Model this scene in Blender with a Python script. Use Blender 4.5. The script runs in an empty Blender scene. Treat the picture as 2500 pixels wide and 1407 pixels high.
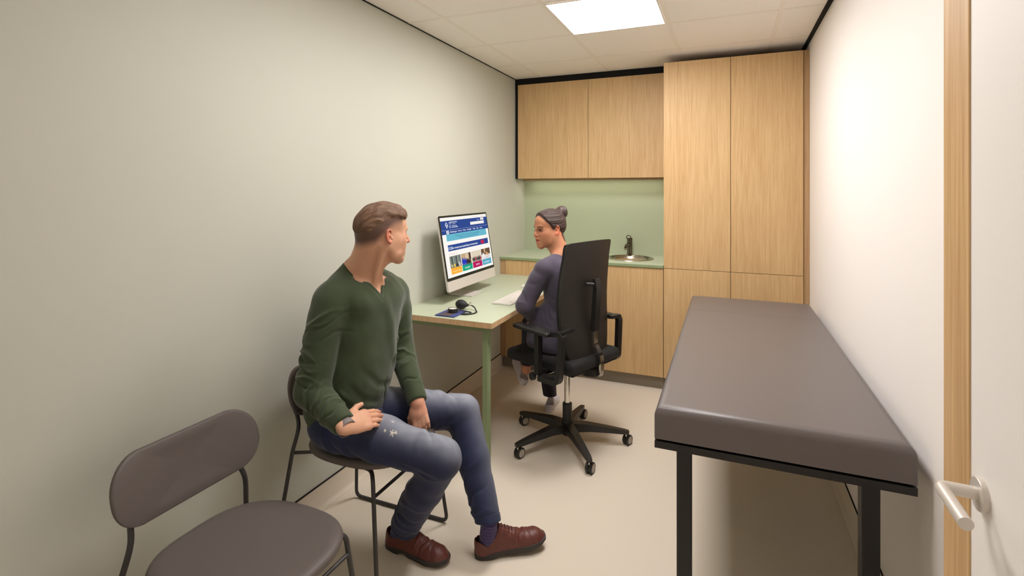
import bpy, bmesh, math, random
import numpy as np
from mathutils import Vector, Matrix, Euler

random.seed(7)
sc = bpy.context.scene
C = sc.collection

# ---------------------------------------------------------------- camera, world, lights, exposure
YAW = math.atan2(523, 1250)                     # room axis turned from the lens axis
cam_d = bpy.data.cameras.new('camera')
cam_d.sensor_width = 36.0
cam_d.lens = 18.0
cam_d.shift_y = -0.0958
cam_d.clip_start = 0.05
cam = bpy.data.objects.new('camera', cam_d)
cam.location = (0, 0, 1.5)
cam.rotation_euler = (math.radians(90), 0, YAW)
C.objects.link(cam)
sc.camera = cam

world = bpy.data.worlds.new('world')
world.use_nodes = True
world.node_tree.nodes['Background'].inputs[0].default_value = (0.9, 0.85, 0.8, 1)
world.node_tree.nodes['Background'].inputs[1].default_value = 0.05
sc.world = world

sc.view_settings.view_transform = 'Standard'
sc.view_settings.look = 'None'
sc.view_settings.gamma = 1.0
sc.view_settings.use_curve_mapping = False
sc.view_settings.exposure = 0.09

PANEL_COL = (1.0, 0.955, 0.945)
PANEL_POWER = 32.0          # radiance of the ceiling light panel
PANEL_BACK_POWER = 18.5      # same kind of panel above the entrance
CABLIGHT_POWER = 8.0

# ---------------------------------------------------------------- helpers
def s2l(c):
    def f(v):
        v /= 255.0
        return v / 12.92 if v <= 0.04045 else ((v + 0.055) / 1.055) ** 2.4
    return tuple(f(v) for v in c)

def new_mat(name):
    m = bpy.data.materials.new(name)
    m.use_nodes = True
    nt = m.node_tree
    b = nt.nodes['Principled BSDF']
    return m, nt, b

def plain(name, rgb, rough=0.6, metal=0.0, noise=0.0, nscale=40.0, bump=0.0, bscale=200.0, spec=0.5, sheen=0.0):
    m, nt, b = new_mat(name)
    col = (*s2l(rgb), 1)
    b.inputs['Base Color'].default_value = col
    b.inputs['Roughness'].default_value = rough
    b.inputs['Metallic'].default_value = metal
    b.inputs['Specular IOR Level'].default_value = spec
    b.inputs['Sheen Weight'].default_value = sheen
    tc = nt.nodes.new('ShaderNodeTexCoord')
    if noise > 0:
        n = nt.nodes.new('ShaderNodeTexNoise'); n.inputs['Scale'].default_value = nscale
        n.inputs['Detail'].default_value = 4
        nt.links.new(tc.outputs['Object'], n.inputs['Vector'])
        mx = nt.nodes.new('ShaderNodeMix'); mx.data_type = 'RGBA'
        mx.inputs['A'].default_value = tuple(v * (1 - noise) for v in col[:3]) + (1,)
        mx.inputs['B'].default_value = tuple(min(1, v * (1 + noise)) for v in col[:3]) + (1,)
        nt.links.new(n.outputs['Fac'], mx.inputs['Factor'])
        nt.links.new(mx.outputs['Result'], b.inputs['Base Color'])
    if bump > 0:
        n2 = nt.nodes.new('ShaderNodeTexNoise'); n2.inputs['Scale'].default_value = bscale
        n2.inputs['Detail'].default_value = 3
        nt.links.new(tc.outputs['Object'], n2.inputs['Vector'])
        bp = nt.nodes.new('ShaderNodeBump'); bp.inputs['Strength'].default_value = bump
        bp.inputs['Distance'].default_value = 0.002
        nt.links.new(n2.outputs['Fac'], bp.inputs['Height'])
        nt.links.new(bp.outputs['Normal'], b.inputs['Normal'])
    return m

def emis(name, rgb, strength, lin=False):
    m, nt, b = new_mat(name)
    c = rgb if lin else s2l(rgb)
    b.inputs['Base Color'].default_value = (*(0.0,) * 3, 1)
    b.inputs['Emission Color'].default_value = (*c, 1)
    b.inputs['Emission Strength'].default_value = strength
    b.inputs['Roughness'].default_value = 0.9
    b.inputs['Specular IOR Level'].default_value = 0.0
    return m

def oak(name, axis='Z', light=(216, 183, 134), dark=(186, 147, 98), seed=0.0, fine=1.0):
    """procedural oak veneer, grain running along `axis`"""
    m, nt, b = new_mat(name)
    N, L = nt.nodes, nt.links
    tc = N.new('ShaderNodeTexCoord')
    mp = N.new('ShaderNodeMapping')
    sc_ = {'Z': (1, 1, 0.030), 'X': (0.030, 1, 1), 'Y': (1, 0.030, 1)}[axis]
    mp.inputs['Scale'].default_value = sc_
    mp.inputs['Location'].default_value = (seed, seed * 1.7, seed * 0.6)
    L.new(tc.outputs['Object'], mp.inputs['Vector'])
    # slow warp
    wn = N.new('ShaderNodeTexNoise'); wn.inputs['Scale'].default_value = 5.0; wn.inputs['Detail'].default_value = 2
    L.new(mp.outputs['Vector'], wn.inputs['Vector'])
    add = N.new('ShaderNodeVectorMath'); add.operation = 'MULTIPLY_ADD'
    L.new(wn.outputs['Color'], add.inputs[0]); add.inputs[1].default_value = (0.07, 0.07, 0.02)
    L.new(mp.outputs['Vector'], add.inputs[2])
    n1 = N.new('ShaderNodeTexNoise'); n1.inputs['Scale'].default_value = 7.0; n1.inputs['Detail'].default_value = 3
    L.new(add.outputs['Vector'], n1.inputs['Vector'])
    n2 = N.new('ShaderNodeTexNoise'); n2.inputs['Scale'].default_value = 150.0 * fine; n2.inputs['Detail'].default_value = 5
    n2.inputs['Roughness'].default_value = 0.65
    L.new(add.outputs['Vector'], n2.inputs['Vector'])
    # cathedral rings: sine of the slow noise
    mu = N.new('ShaderNodeMath'); mu.operation = 'MULTIPLY'; mu.inputs[1].default_value = 70.0
    L.new(n1.outputs['Fac'], mu.inputs[0])
    si = N.new('ShaderNodeMath'); si.operation = 'SINE'; L.new(mu.outputs[0], si.inputs[0])
    ra = N.new('ShaderNodeMath'); ra.operation = 'MULTIPLY_ADD'; ra.inputs[1].default_value = 0.045; ra.inputs[2].default_value = 0.0
    L.new(si.outputs[0], ra.inputs[0])
    a1 = N.new('ShaderNodeMath'); a1.operation = 'ADD'
    L.new(n2.outputs['Fac'], a1.inputs[0]); L.new(ra.outputs[0], a1.inputs[1])
    a2 = N.new('ShaderNodeMath'); a2.operation = 'MULTIPLY_ADD'; a2.inputs[1].default_value = 0.35
    L.new(n1.outputs['Fac'], a2.inputs[0]); L.new(a1.outputs[0], a2.inputs[2])
    cr = N.new('ShaderNodeValToRGB')
    cr.color_ramp.elements[0].position = 0.34; cr.color_ramp.elements[0].color = (*s2l(dark), 1)
    cr.color_ramp.elements[1].position = 0.88; cr.color_ramp.elements[1].color = (*s2l(light), 1)
    L.new(a2.outputs[0], cr.inputs['Fac'])
    L.new(cr.outputs['Color'], b.inputs['Base Color'])
    b.inputs['Roughness'].default_value = 0.5
    b.inputs['Specular IOR Level'].default_value = 0.35
    bp = N.new('ShaderNodeBump'); bp.inputs['Strength'].default_value = 0.15; bp.inputs['Distance'].default_value = 0.001
    L.new(n2.outputs['Fac'], bp.inputs['Height']); L.new(bp.outputs['Normal'], b.inputs['Normal'])
    return m

M = {}
M['green_wall'] = plain('green_wall_paint', (198, 199, 186), 0.62, noise=0.02, nscale=3, bump=0.06, bscale=400)
M['green_splash'] = plain('green_splashback', (176, 186, 156), 0.55)
M['white_wall'] = plain('white_wall_paint', (247, 242, 237), 0.75, bump=0.05, bscale=400)
M['ceiling'] = plain('ceiling_tile', (250, 245, 238), 0.95, noise=0.03, nscale=300)
M['grid'] = plain('ceiling_t_bar', (246, 240, 230), 0.7)
M['black'] = plain('black_lining', (10, 9, 9), 0.9)
M['dark_plinth'] = plain('grey_plinth', (150, 140, 124), 0.8)
M['oak'] = oak('oak_veneer', 'Z')
M['oak2'] = oak('oak_veneer_second', 'Z', seed=3.1)
M['oak3'] = oak('oak_veneer_third', 'Z', seed=7.7)
M['oak4'] = oak('oak_veneer_fourth', 'Z', seed=11.3)
M['oak_h'] = oak('oak_edge_band', 'Z', light=(220, 186, 144), dark=(192, 152, 108), seed=5.0)
M['oak_side'] = oak('oak_filler', 'Z', light=(196, 162, 122), dark=(166, 130, 90), seed=9.0)
M['laminate'] = plain('sage_laminate', (188, 196, 170), 0.42, noise=0.015, nscale=400)
M['laminate_edge'] = plain('sage_laminate_edge', (140, 156, 116), 0.5)
M['green_steel'] = plain('sage_steel', (136, 152, 112), 0.45)
M['charcoal'] = plain('charcoal_upholstery', (92, 84, 80), 0.55, noise=0.02, nscale=500, bump=0.05, bscale=900)
M['vinyl'] = plain('grey_brown_vinyl', (106, 99, 97), 0.42, bump=0.03, bscale=700)
M['black_metal'] = plain('black_metal', (22, 21, 22), 0.45)
M['chair_metal'] = plain('charcoal_metal', (60, 58, 58), 0.42, metal=0.3)
M['black_plastic'] = plain('black_plastic', (30, 29, 28), 0.42)
M['black_fabric'] = plain('black_fabric', (20, 20, 20), 0.9, bump=0.2, bscale=900, sheen=0.05)
M['mesh_back'] = plain('black_back_shell', (44, 40, 37), 0.5)
M['chrome'] = plain('chrome', (215, 212, 205), 0.12, metal=1.0)
M['dark_chrome'] = plain('dark_chrome', (110, 104, 94), 0.12, metal=1.0)
M['steel'] = plain('brushed_steel', (190, 184, 170), 0.25, metal=1.0)
M['handle_steel'] = plain('satin_steel', (222, 215, 206), 0.40, metal=0.35)
M['alu'] = plain('silver_aluminium', (216, 210, 203), 0.4, metal=0.15)
M['white_plastic'] = plain('white_plastic', (228, 222, 214), 0.45)
M['grey_disc'] = plain('caster_disc', (176, 168, 156), 0.5)
M['screen_black'] = plain('screen_bezel', (14, 13, 12), 0.15)
M['door_white'] = plain('white_door', (250, 246, 242), 0.55)
M['rubber'] = plain('black_rubber', (26, 25, 24), 0.6, sheen=0.02)
M['cuff_blue'] = plain('navy_cuff', (62, 72, 128), 0.85, noise=0.1, nscale=400, bump=0.3, bscale=900)
M['cuff_brown'] = plain('cuff_patch', (84, 72, 76), 0.9, noise=0.1, nscale=500)

# floor: speckled beige vinyl
m, nt, b = new_mat('beige_vinyl_floor')
tc = nt.nodes.new('ShaderNodeTexCoord')
n = nt.nodes.new('ShaderNodeTexNoise'); n.inputs['Scale'].default_value = 520; n.inputs['Detail'].default_value = 5
nt.links.new(tc.outputs['Object'], n.inputs['Vector'])
cr = nt.nodes.new('ShaderNodeValToRGB')
cr.color_ramp.elements[0].position = 0.3; cr.color_ramp.elements[0].color = (*s2l((210, 198, 179)), 1)
cr.color_ramp.elements[1].position = 0.7; cr.color_ramp.elements[1].color = (*s2l((227, 216, 198)), 1)
nt.links.new(n.outputs['Fac'], cr.inputs['Fac']); nt.links.new(cr.outputs['Color'], b.inputs['Base Color'])
b.inputs['Roughness'].default_value = 0.7
bp = nt.nodes.new('ShaderNodeBump'); bp.inputs['Strength'].default_value = 0.05; bp.inputs['Distance'].default_value = 0.001
nt.links.new(n.outputs['Fac'], bp.inputs['Height']); nt.links.new(bp.outputs['Normal'], b.inputs['Normal'])
M['floor'] = m

# ---- bmesh shape helpers
def B(): return bmesh.new()

def box(bm, x0, x1, y0, y1, z0, z1, mat_index=0, bevel=0.0, seg=2):
    vs = [bm.verts.new(p) for p in ((x0,y0,z0),(x1,y0,z0),(x1,y1,z0),(x0,y1,z0),(x0,y0,z1),(x1,y0,z1),(x1,y1,z1),(x0,y1,z1))]
    fs = [bm.faces.new([vs[i] for i in q]) for q in ((3,2,1,0),(4,5,6,7),(0,1,5,4),(1,2,6,5),(2,3,7,6),(3,0,4,7))]
    for f in fs: f.material_index = mat_index
    if bevel > 0:
        es = list({e for f in fs for e in f.edges})
        r = bmesh.ops.bevel(bm, geom=es, offset=bevel, segments=seg, profile=0.5, affect='EDGES')
        for f in r['faces']: f.material_index = mat_index
    return bm

def obox(bm, center, half, R=None, bevel=0.0, seg=2):
    t = bmesh.new()
    box(t, -half[0], half[0], -half[1], half[1], -half[2], half[2], 0, bevel, seg)
    M4 = Matrix.Translation(center) @ (R.to_4x4() if R else Matrix())
    bmesh.ops.transform(t, matrix=M4, verts=t.verts)
    merge(bm, t)
    return bm

def merge(bm, t):
    me = bpy.data.meshes.new('tmp'); t.to_mesh(me); t.free()
    bm.from_mesh(me); bpy.data.meshes.remove(me)

def catmull(pts, n=8):
    P = [np.array(p, float) for p in pts]
    P = [2 * P[0] - P[1]] + P + [2 * P[-1] - P[-2]]
    out = []
    for i in range(1, len(P) - 2):
        for k in range(n):
            t = k / n
            out.append(0.5 * ((2*P[i]) + (-P[i-1]+P[i+1])*t + (2*P[i-1]-5*P[i]+4*P[i+1]-P[i+2])*t*t + (-P[i-1]+3*P[i]-3*P[i+1]+P[i+2])*t**3))
    out.append(P[-2])
    return out

def fillet(pts, r=0.03, n=6):
    """polyline with rounded corners"""
    P = [np.array(p, float) for p in pts]
    out = [P[0]]
    for i in range(1, len(P) - 1):
        a, b_, c_ = P[i-1], P[i], P[i+1]
        u = (a - b_); lu = np.linalg.norm(u); u = u / lu
        v = (c_ - b_); lv = np.linalg.norm(v); v = v / lv
        q = min(r, lu * 0.45, lv * 0.45)
        for k in range(n + 1):
            t = k / n
            out.append((1-t)**2 * (b_ + u*q) + 2*t*(1-t)*b_ + t*t*(b_ + v*q))
    out.append(P[-1])
    return out

def tube(bm, pts, r, seg=12, cap=True, radii=None):
    P = [Vector(p) for p in pts]
    n = len(P)
    tang = []
    for i in range(n):
        a = P[max(0, i-1)]; b_ = P[min(n-1, i+1)]
        tang.append((b_ - a).normalized())
    up = Vector((0, 0, 1)) if abs(tang[0].z) < 0.9 else Vector((1, 0, 0))
    nrm = tang[0].cross(up).normalized()
    rings = []
    for i in range(n):
        if i > 0:
            ax = tang[i-1].cross(tang[i])
            if ax.length > 1e-7:
                nrm = Matrix.Rotation(tang[i-1].angle(tang[i]), 3, ax.normalized()) @ nrm
        bi = tang[i].cross(nrm).normalized()
        rr = radii[i] if radii is not None else r
        rings.append([bm.verts.new(P[i] + rr * (math.cos(2*math.pi*k/seg) * nrm + math.sin(2*math.pi*k/seg) * bi)) for k in range(seg)])
    for i in range(n - 1):
        for k in range(seg):
            bm.faces.new((rings[i][k], rings[i+1][k], rings[i+1][(k+1) % seg], rings[i][(k+1) % seg])).smooth = True
    if cap:
        bm.faces.new(rings[0]); bm.faces.new(rings[-1][::-1])
    return bm

def flatbar(bm, pts, w, t, side):
    """rectangular bar along a path; `side` = direction of width w"""
    P = [Vector(p) for p in pts]; sd = Vector(side).normalized(); n = len(P); rings = []
    for i in range(n):
        tg = (P[min(n-1, i+1)] - P[max(0, i-1)]).normalized()
        nn = tg.cross(sd).normalized()
        ww = w[i] if isinstance(w, (list, tuple)) else w
        tt = t[i] if isinstance(t, (list, tuple)) else t
        rings.append([bm.verts.new(P[i] + a*sd*ww/2 + b_*nn*tt/2) for a, b_ in ((-1,-1),(1,-1),(1,1),(-1,1))])
    for i in range(n-1):
        for k in range(4):
            bm.faces.new((rings[i][k], rings[i+1][k], rings[i+1][(k+1) % 4], rings[i][(k+1) % 4]))
    bm.faces.new(rings[0]); bm.faces.new(rings[-1][::-1])
    return bm

def lathe(bm, prof, center=(0,0,0), seg=40, axis=None, close=False):
    """prof = [(r, z)] revolved about z (or about `axis` through center)"""
    R = Matrix()
    if axis is not None:
        R = Vector((0,0,1)).rotation_difference(Vector(axis)).to_matrix().to_4x4()
    T = Matrix.Translation(center) @ R
    rings = []
    for r, z in prof:
        if r < 1e-6: rings.append([bm.verts.new(T @ Vector((0,0,z)))])
        else: rings.append([bm.verts.new(T @ Vector((r*math.cos(2*math.pi*k/seg), r*math.sin(2*math.pi*k/seg), z))) for k in range(seg)])
    for i in range(len(rings) - 1):
        a, b_ = rings[i], rings[i+1]
        for k in range(seg):
            k2 = (k+1) % seg
            if len(a) == 1 and len(b_) > 1: bm.faces.new((a[0], b_[k2], b_[k]))
            elif len(b_) == 1 and len(a) > 1: bm.faces.new((a[k], a[k2], b_[0]))
            elif len(a) > 1: bm.faces.new((a[k], a[k2], b_[k2], b_[k]))
    return bm

def finish(bm, smooth_angle=35):
    bmesh.ops.recalc_face_normals(bm, faces=bm.faces)

def link(name, bm, mats, parent=None, smooth=35, mods=None):
    finish(bm)
    me = bpy.data.meshes.new(name)
    bm.to_mesh(me); bm.free()
    if not isinstance(mats, (list, tuple)): mats = [mats]
    for m_ in mats: me.materials.append(m_)
    if smooth:
        for p in me.polygons: p.use_smooth = True
        me.set_sharp_from_angle(angle=math.radians(smooth))
    o = bpy.data.objects.new(name, me)
    C.objects.link(o)
    if parent is not None:
        o.parent = parent
    return o

def wpart(name, bm, mats, parent, smooth=35):
    """part given in world coordinates: moved into its parent's frame"""
    top = parent
    Mx = Matrix()
    chain = []
    while top is not None:
        chain.append(top); top = top.parent
    for t in reversed(chain):
        Mx = Mx @ (Matrix.Translation(t.location) @ t.rotation_euler.to_matrix().to_4x4())
    bmesh.ops.transform(bm, matrix=Mx.inverted(), verts=bm.verts)
    return link(name, bm, mats, parent, smooth)

def thing(name, label, cat, loc=(0,0,0), rotz=0.0, group=None):
    o = bpy.data.objects.new(name, None)
    o.empty_display_size = 0.05
    o.location = loc; o.rotation_euler = (0, 0, rotz)
    o['label'] = label; o['category'] = cat
    if group: o['group'] = group
    C.objects.link(o)
    return o

def tag(o, label, cat, group=None):
    o['label'] = label; o['category'] = cat
    if group: o['group'] = group
    return o

def struct(name, bm, mats, parent=None, smooth=35):
    o = link(name, bm, mats, parent, smooth)
    if parent is None: o['kind'] = 'structure'
    return o

# ---------------------------------------------------------------- room shell
XL, XR, YB, YF, H = -1.762, 0.52, 4.52, -0.45, 2.50
SK = 0.112      # height of the coved vinyl skirting
struct('floor', box(B(), XL-0.1, XR+0.1, YF-0.1, YB+0.1, -0.1, 0), M['floor'])
struct('ceiling', box(B(), XL-0.1, XR+0.1, YF-0.1, YB+0.1, H, H+0.1), M['ceiling'])
struct('wall_left', box(B(), XL-0.1, XL, YF, YB, 0, H), M['green_wall'])
struct('wall_right', box(B(), XR, XR+0.1, YF, YB, 0, H), M['white_wall'])
struct('wall_back', box(B(), XL-0.1, XR+0.1, YB, YB+0.1, 0, H), M['green_splash'])
struct('wall_front', box(B(), XL-0.1, XR+0.1, YF-0.1, YF, 0, H), M['white_wall'])

# coved skirting, floor-coloured, with a black joint on top
def skirting(name, x, sgn, y0, y1):
    bm = B()
    prof = [(0.0, 0.0), (0.0, SK), (0.004, SK), (0.004, 0.022), (0.010, 0.009), (0.024, 0.0015), (0.024, 0.0)]
    for (ya, yb) in ((y0, y1),):
        r = [[bm.verts.new((x + sgn*px, y, pz)) for px, pz in prof] for y in (ya, yb)]
        for k in range(len(prof)):
            k2 = (k+1) % len(prof)
            bm.faces.new((r[0][k], r[0][k2], r[1][k2], r[1][k]))
        bm.faces.new(r[0]); bm.faces.new(r[1][::-1])
    return struct(name, bm, M['floor'], smooth=50)
skirting('baseboard_left', XL, 1, YF, 3.97)
skirting('baseboard_right', XR, -1, YF, 3.97)
struct('trim_1', box(B(), XL, XL+0.0048, YF, 3.97, SK, SK+0.006), M['black'])
struct('trim_2', box(B(), XR-0.0048, XR, YF, 3.97, SK, SK+0.006), M['black'])
# dark shadow-gap trims round the ceiling
struct('trim_3', box(B(), XR-0.026, XR, YF, 4.28, H-0.004, H-0.0005), M['black'])
struct('trim_4', box(B(), XL, XL+0.007, YF, 4.30, H-0.005, H-0.0005), M['black'])
# black lining behind and above the wall cabinets
struct('trim_5', box(B(), XL, -0.435, 4.285, 4.30, 2.40, H-0.0005), M['black'])
struct('trim_6', box(B(), XL, -1.7325, 4.29, 4.305, 1.6, 2.47), M['black'])
struct('trim_7', box(B(), -0.434, XR, 4.285, 4.30, 2.449, H-0.0005), M['black'])  # black sheet added to darken the shadowed gap above the tall cupboards

# ceiling grid of T-bars
GX = [-1.518, -0.918, -0.318, 0.282]
GY = [-0.405, 0.195, 0.795, 1.395, 1.995, 2.595, 3.195, 3.795]
bm = B()
for gx in GX: box(bm, gx-0.012, gx+0.012, YF, 4.28, H-0.0018, H)
xs = [XL+0.007] + GX + [XR-0.026]
for gy in GY:
    for a, b_ in zip(xs[:-1], xs[1:]):
        box(bm, a+(0.012 if a in GX else 0), b_-(0.012 if b_ in GX else 0), gy-0.012, gy+0.012, H-0.0018, H)
struct('trim_8', bm, M['grid'], smooth=0)

# ---------------------------------------------------------------- light panels
def light_panel(x0, x1, y0, y1, power, label):
    t = thing('ceiling_light_panel', label, 'ceiling light', ((x0+x1)/2, (y0+y1)/2, H-0.006), 0, None)
    fr = B()
    w = 0.010
    for a in ((x0, x1, y0, y0+w), (x0, x1, y1-w, y1), (x0, x0+w, y0+w, y1-w), (x1-w, x1, y0+w, y1-w)):
        box(fr, *a, H-0.006, H-0.0021)
    wpart('frame', fr, M['grid'], t, 0)
    d = box(B(), x0+w, x1-w, y0+w, y1-w, H-0.005, H-0.0021)
    wpart('diffuser', d, emis('panel_glow', PANEL_COL, power, lin=True), t, 0)
    return t
light_panel(-0.906, -0.330, 2.607, 3.183, PANEL_POWER, 'square white recessed light panel set among the ceiling tiles')
light_panel(-0.906, -0.330, 1.407, 1.983, PANEL_BACK_POWER, 'square recessed light panel overhead, nearest the entrance and door')

# ---------------------------------------------------------------- cabinets
CF = 3.95     # front plane of the tall and base cabinets
UF = 4.27     # front plane of the wall cabinets
def cabinet(name, label, cat, x0, x1, yf, yb, z0, z1, doors, mats, group, body_z0=None, plinth=False):
    t = thing(name, label, cat, ((x0+x1)/2, (yf+yb)/2, z0), 0, group)
    wpart('body', box(B(), x0+0.0005, x1-0.0005, yf+0.021, yb, z0+0.001, z1-0.001), M['oak_side'], t)
    for k, (dz0, dz1) in enumerate(doors):
        wpart('door', box(B(), x0+0.0016, x1-0.0016, yf, yf+0.019, dz0+0.0015, dz1-0.0015, bevel=0.0008, seg=1), mats[k % len(mats)], t)
    if plinth:
        wpart('plinth', box(B(), x0+0.001, x1-0.001, yf+0.05, yf+0.066, 0.0, z0), M['dark_plinth'], t)
    return t
cabinet('wall_cabinet', 'oak wall cabinet beside the green wall, left of the pair', 'cabinet', -1.731, -1.085, UF, YB-0.001, 1.60, 2.444, [(1.60, 2.444)], [M['oak2']], 'oak wall cabinets over the counter')
cabinet('wall_cabinet', 'oak wall cabinet above the sink, touching the tall cupboards', 'cabinet', -1.085, -0.435, UF, YB-0.001, 1.60, 2.444, [(1.60, 2.444)], [M['oak3']], 'oak wall cabinets over the counter')
cabinet('tall_cabinet', 'full height oak cupboard next to the sink counter', 'cupboard', -0.4305, 0.029, CF, YB-0.001, 0.10, 2.447, [(0.10, 0.916), (0.916, 2.447)], [M['oak4'], M['oak']], 'tall oak cupboards', plinth=True)
cabinet('tall_cabinet', 'full height oak cupboard nearest the white wall, behind the couch', 'cupboard', 0.029, 0.482, CF, YB-0.001, 0.10, 2.447, [(0.10, 0.916), (0.916, 2.447)], [M['oak2'], M['oak3']], 'tall oak cupboards', plinth=True)
cabinet('base_cabinet', 'oak base cabinet in the corner behind the desk end', 'cabinet', -1.715, -1.085, CF, YB-0.001, 0.10, 0.916, [(0.10, 0.916)], [M['oak']], 'oak base cabinets under the counter', plinth=True)
cabinet('base_cabinet', 'oak base cabinet under the round sink', 'cabinet', -1.085, -0.432, CF, YB-0.001, 0.10, 0.916, [(0.10, 0.916)], [M['oak2']], 'oak base cabinets under the counter', plinth=True)
struct('trim_9', box(B(), 0.4835, XR, CF+0.012, CF+0.03, 0.0, 2.447), M['oak_side'])
struct('trim_10', box(B(), XL+0.001, -1.7165, CF+0.004, CF+0.03, 0.10, 0.916), M['oak_side'])
struct('trim_11', box(B(), XL+0.001, -1.7165, CF+0.05, CF+0.066, 0.0, 0.099), M['dark_plinth'])
# under-cabinet light strip (small real lamp)
t = thing('under_cabinet_light', 'slim light strip fixed beneath the wall cabinets over the counter', 'light', (-1.2, 4.40, 1.59))
wpart('housing', box(B(), -1.70, -0.47, 4.40, 4.44, 1.594, 1.5995), M['alu'], t)
wpart('baffle', box(B(), -1.72, -0.47, 4.375, 4.380, 1.586, 1.5995), M['oak_side'], t)
wpart('lens', box(B(), -1.69, -0.48, 4.404, 4.436, 1.591, 1.5938), emis('strip_glow', (1, 0.9, 0.72), CABLIGHT_POWER, lin=True), t)

# ---------------------------------------------------------------- countertop with a round hole, sink, tap
SX, SY, SR = -0.735, 4.27, 0.19
bm = B()
z0, z1 = 0.917, 0.937
x0, x1, y0, y1 = XL+0.001, -0.4315, 3.94, YB-0.001
hole = 0.172
seg = 48
def ring_pts(z):
    inner = [bm.verts.new((SX+hole*math.cos(2*math.pi*k/seg), SY+hole*math.sin(2*math.pi*k/seg), z)) for k in range(seg)]
    outer = []
    for k in range(seg):
        c_, s_ = math.cos(2*math.pi*k/seg), math.sin(2*math.pi*k/seg)
        q = 0.235 / max(abs(c_), abs(s_))
        outer.append(bm.verts.new((SX+q*c_, SY+q*s_, z)))
    return inner, outer
ti, to = ring_pts(z1); bi, bo = ring_pts(z0)
for k in range(seg):
    k2 = (k+1) % seg
    bm.faces.new((ti[k], ti[k2], to[k2], to[k])); bm.faces.new((bi[k], bo[k], bo[k2], bi[k2]))
    bm.faces.new((ti[k], bi[k], bi[k2], ti[k2]))
box(bm, x0, SX-0.235, y0, y1, z0, z1); box(bm, SX+0.235, x1, y0, y1, z0, z1)
box(bm, SX-0.235, SX+0.235, y0, SY-0.235, z0, z1); box(bm, SX-0.235, SX+0.235, SY+0.235, y1, z0, z1)
ct = link('countertop', bm, [M['laminate'], M['laminate_edge']], None, 0)
for p in ct.data.polygons:
    if abs(p.normal.z) < 0.5: p.material_index = 1
tag(ct, 'sage green worktop over the oak base cabinets against the splashback', 'worktop')

t = thing('round_sink', 'round stainless steel sink set into the green worktop', 'sink', (SX, SY, z1))
bm = lathe(B(), [(0.160, z1-0.006), (0.168, z1+0.0062), (0.176, z1+0.0085), (0.186, z1+0.0075), (0.192, z1+0.0045), (0.194, z1+0.0005), (0.170, z1+0.0005), (0.158, z1-0.008)], (SX, SY, 0), 64)
wpart('rim', bm, M['steel'], t)
bm = lathe(B(), [(0.160, z1-0.006), (0.150, z1-0.03), (0.135, z1-0.075), (0.11, z1-0.10), (0.06, z1-0.112), (0.025, z1-0.114)], (SX, SY, 0), 64)
wpart('bowl', bm, M['steel'], t)
bm = lathe(B(), [(0.0, z1-0.108), (0.018, z1-0.109), (0.025, z1-0.112), (0.026, z1-0.116)], (SX, SY, 0), 32)
wpart('drain', bm, M['dark_chrome'], t)
fx, fy = -0.766, 4.452
t = thing('mixer_tap', 'dark chrome single-lever mixer tap standing behind the round sink', 'tap', (fx, fy, z1))
wpart('body', lathe(B(), [(0, z1), (0.027, z1+0.001), (0.027, z1+0.008), (0.022, z1+0.014), (0.022, z1+0.135), (0.024, z1+0.14), (0.024, z1+0.152), (0, z1+0.154)], (fx, fy, 0), 32), M['dark_chrome'], t)
sp = catmull([(fx, fy-0.005, z1+0.085), (fx-0.005, fy-0.05, z1+0.098), (fx-0.012, fy-0.10, z1+0.094), (fx-0.014, fy-0.125, z1+0.072)], 8)
wpart('spout', tube(B(), sp, 0.012, 16), M['dark_chrome'], t)
lv = catmull([(fx+0.012, fy, z1+0.15), (fx+0.006, fy-0.01, z1+0.168), (fx-0.014, fy-0.03, z1+0.172), (fx-0.022, fy-0.045, z1+0.150)], 8)
wpart('lever', tube(B(), lv, 0.0035, 10), M['dark_chrome'], t)
wpart('aerator', lathe(B(), [(0, 0), (0.013, 0), (0.013, 0.018), (0, 0.018)], (fx-0.014, fy-0.127, z1+0.058), 20), M['chrome'], t)

# ---------------------------------------------------------------- desk
DX0, DX1, DY0, DY1, DZ = XL+0.001, -1.145, 2.460, 3.948, 0.792
t = thing('desk', 'built-in desk with sage green top, oak edges and green steel leg', 'desk', (-1.45, 3.2, 0))
bm = box(B(), DX0, DX1, DY0, DY1, DZ-0.030, DZ-0.0015)
wpart('oak_edge', bm, M['oak_h'], t, 0)
wpart('tabletop', box(B(), DX0, DX1-0.0006, DY0+0.0006, DY1, DZ-0.0014, DZ), M['laminate'], t, 0)
bm = box(B(), -1.221, -1.190, 2.500, 2.545, 0.0, DZ-0.031, bevel=0.002, seg=1)
wpart('leg', bm, M['green_steel'], t)
wpart('rail', box(B(), DX0, -1.2215, 2.503, 2.542, DZ-0.062, DZ-0.031), M['green_steel'], t)
wpart('rail', box(B(), -1.219, -1.191, 2.546, DY1, DZ-0.062, DZ-0.031), M['green_steel'], t)

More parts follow.
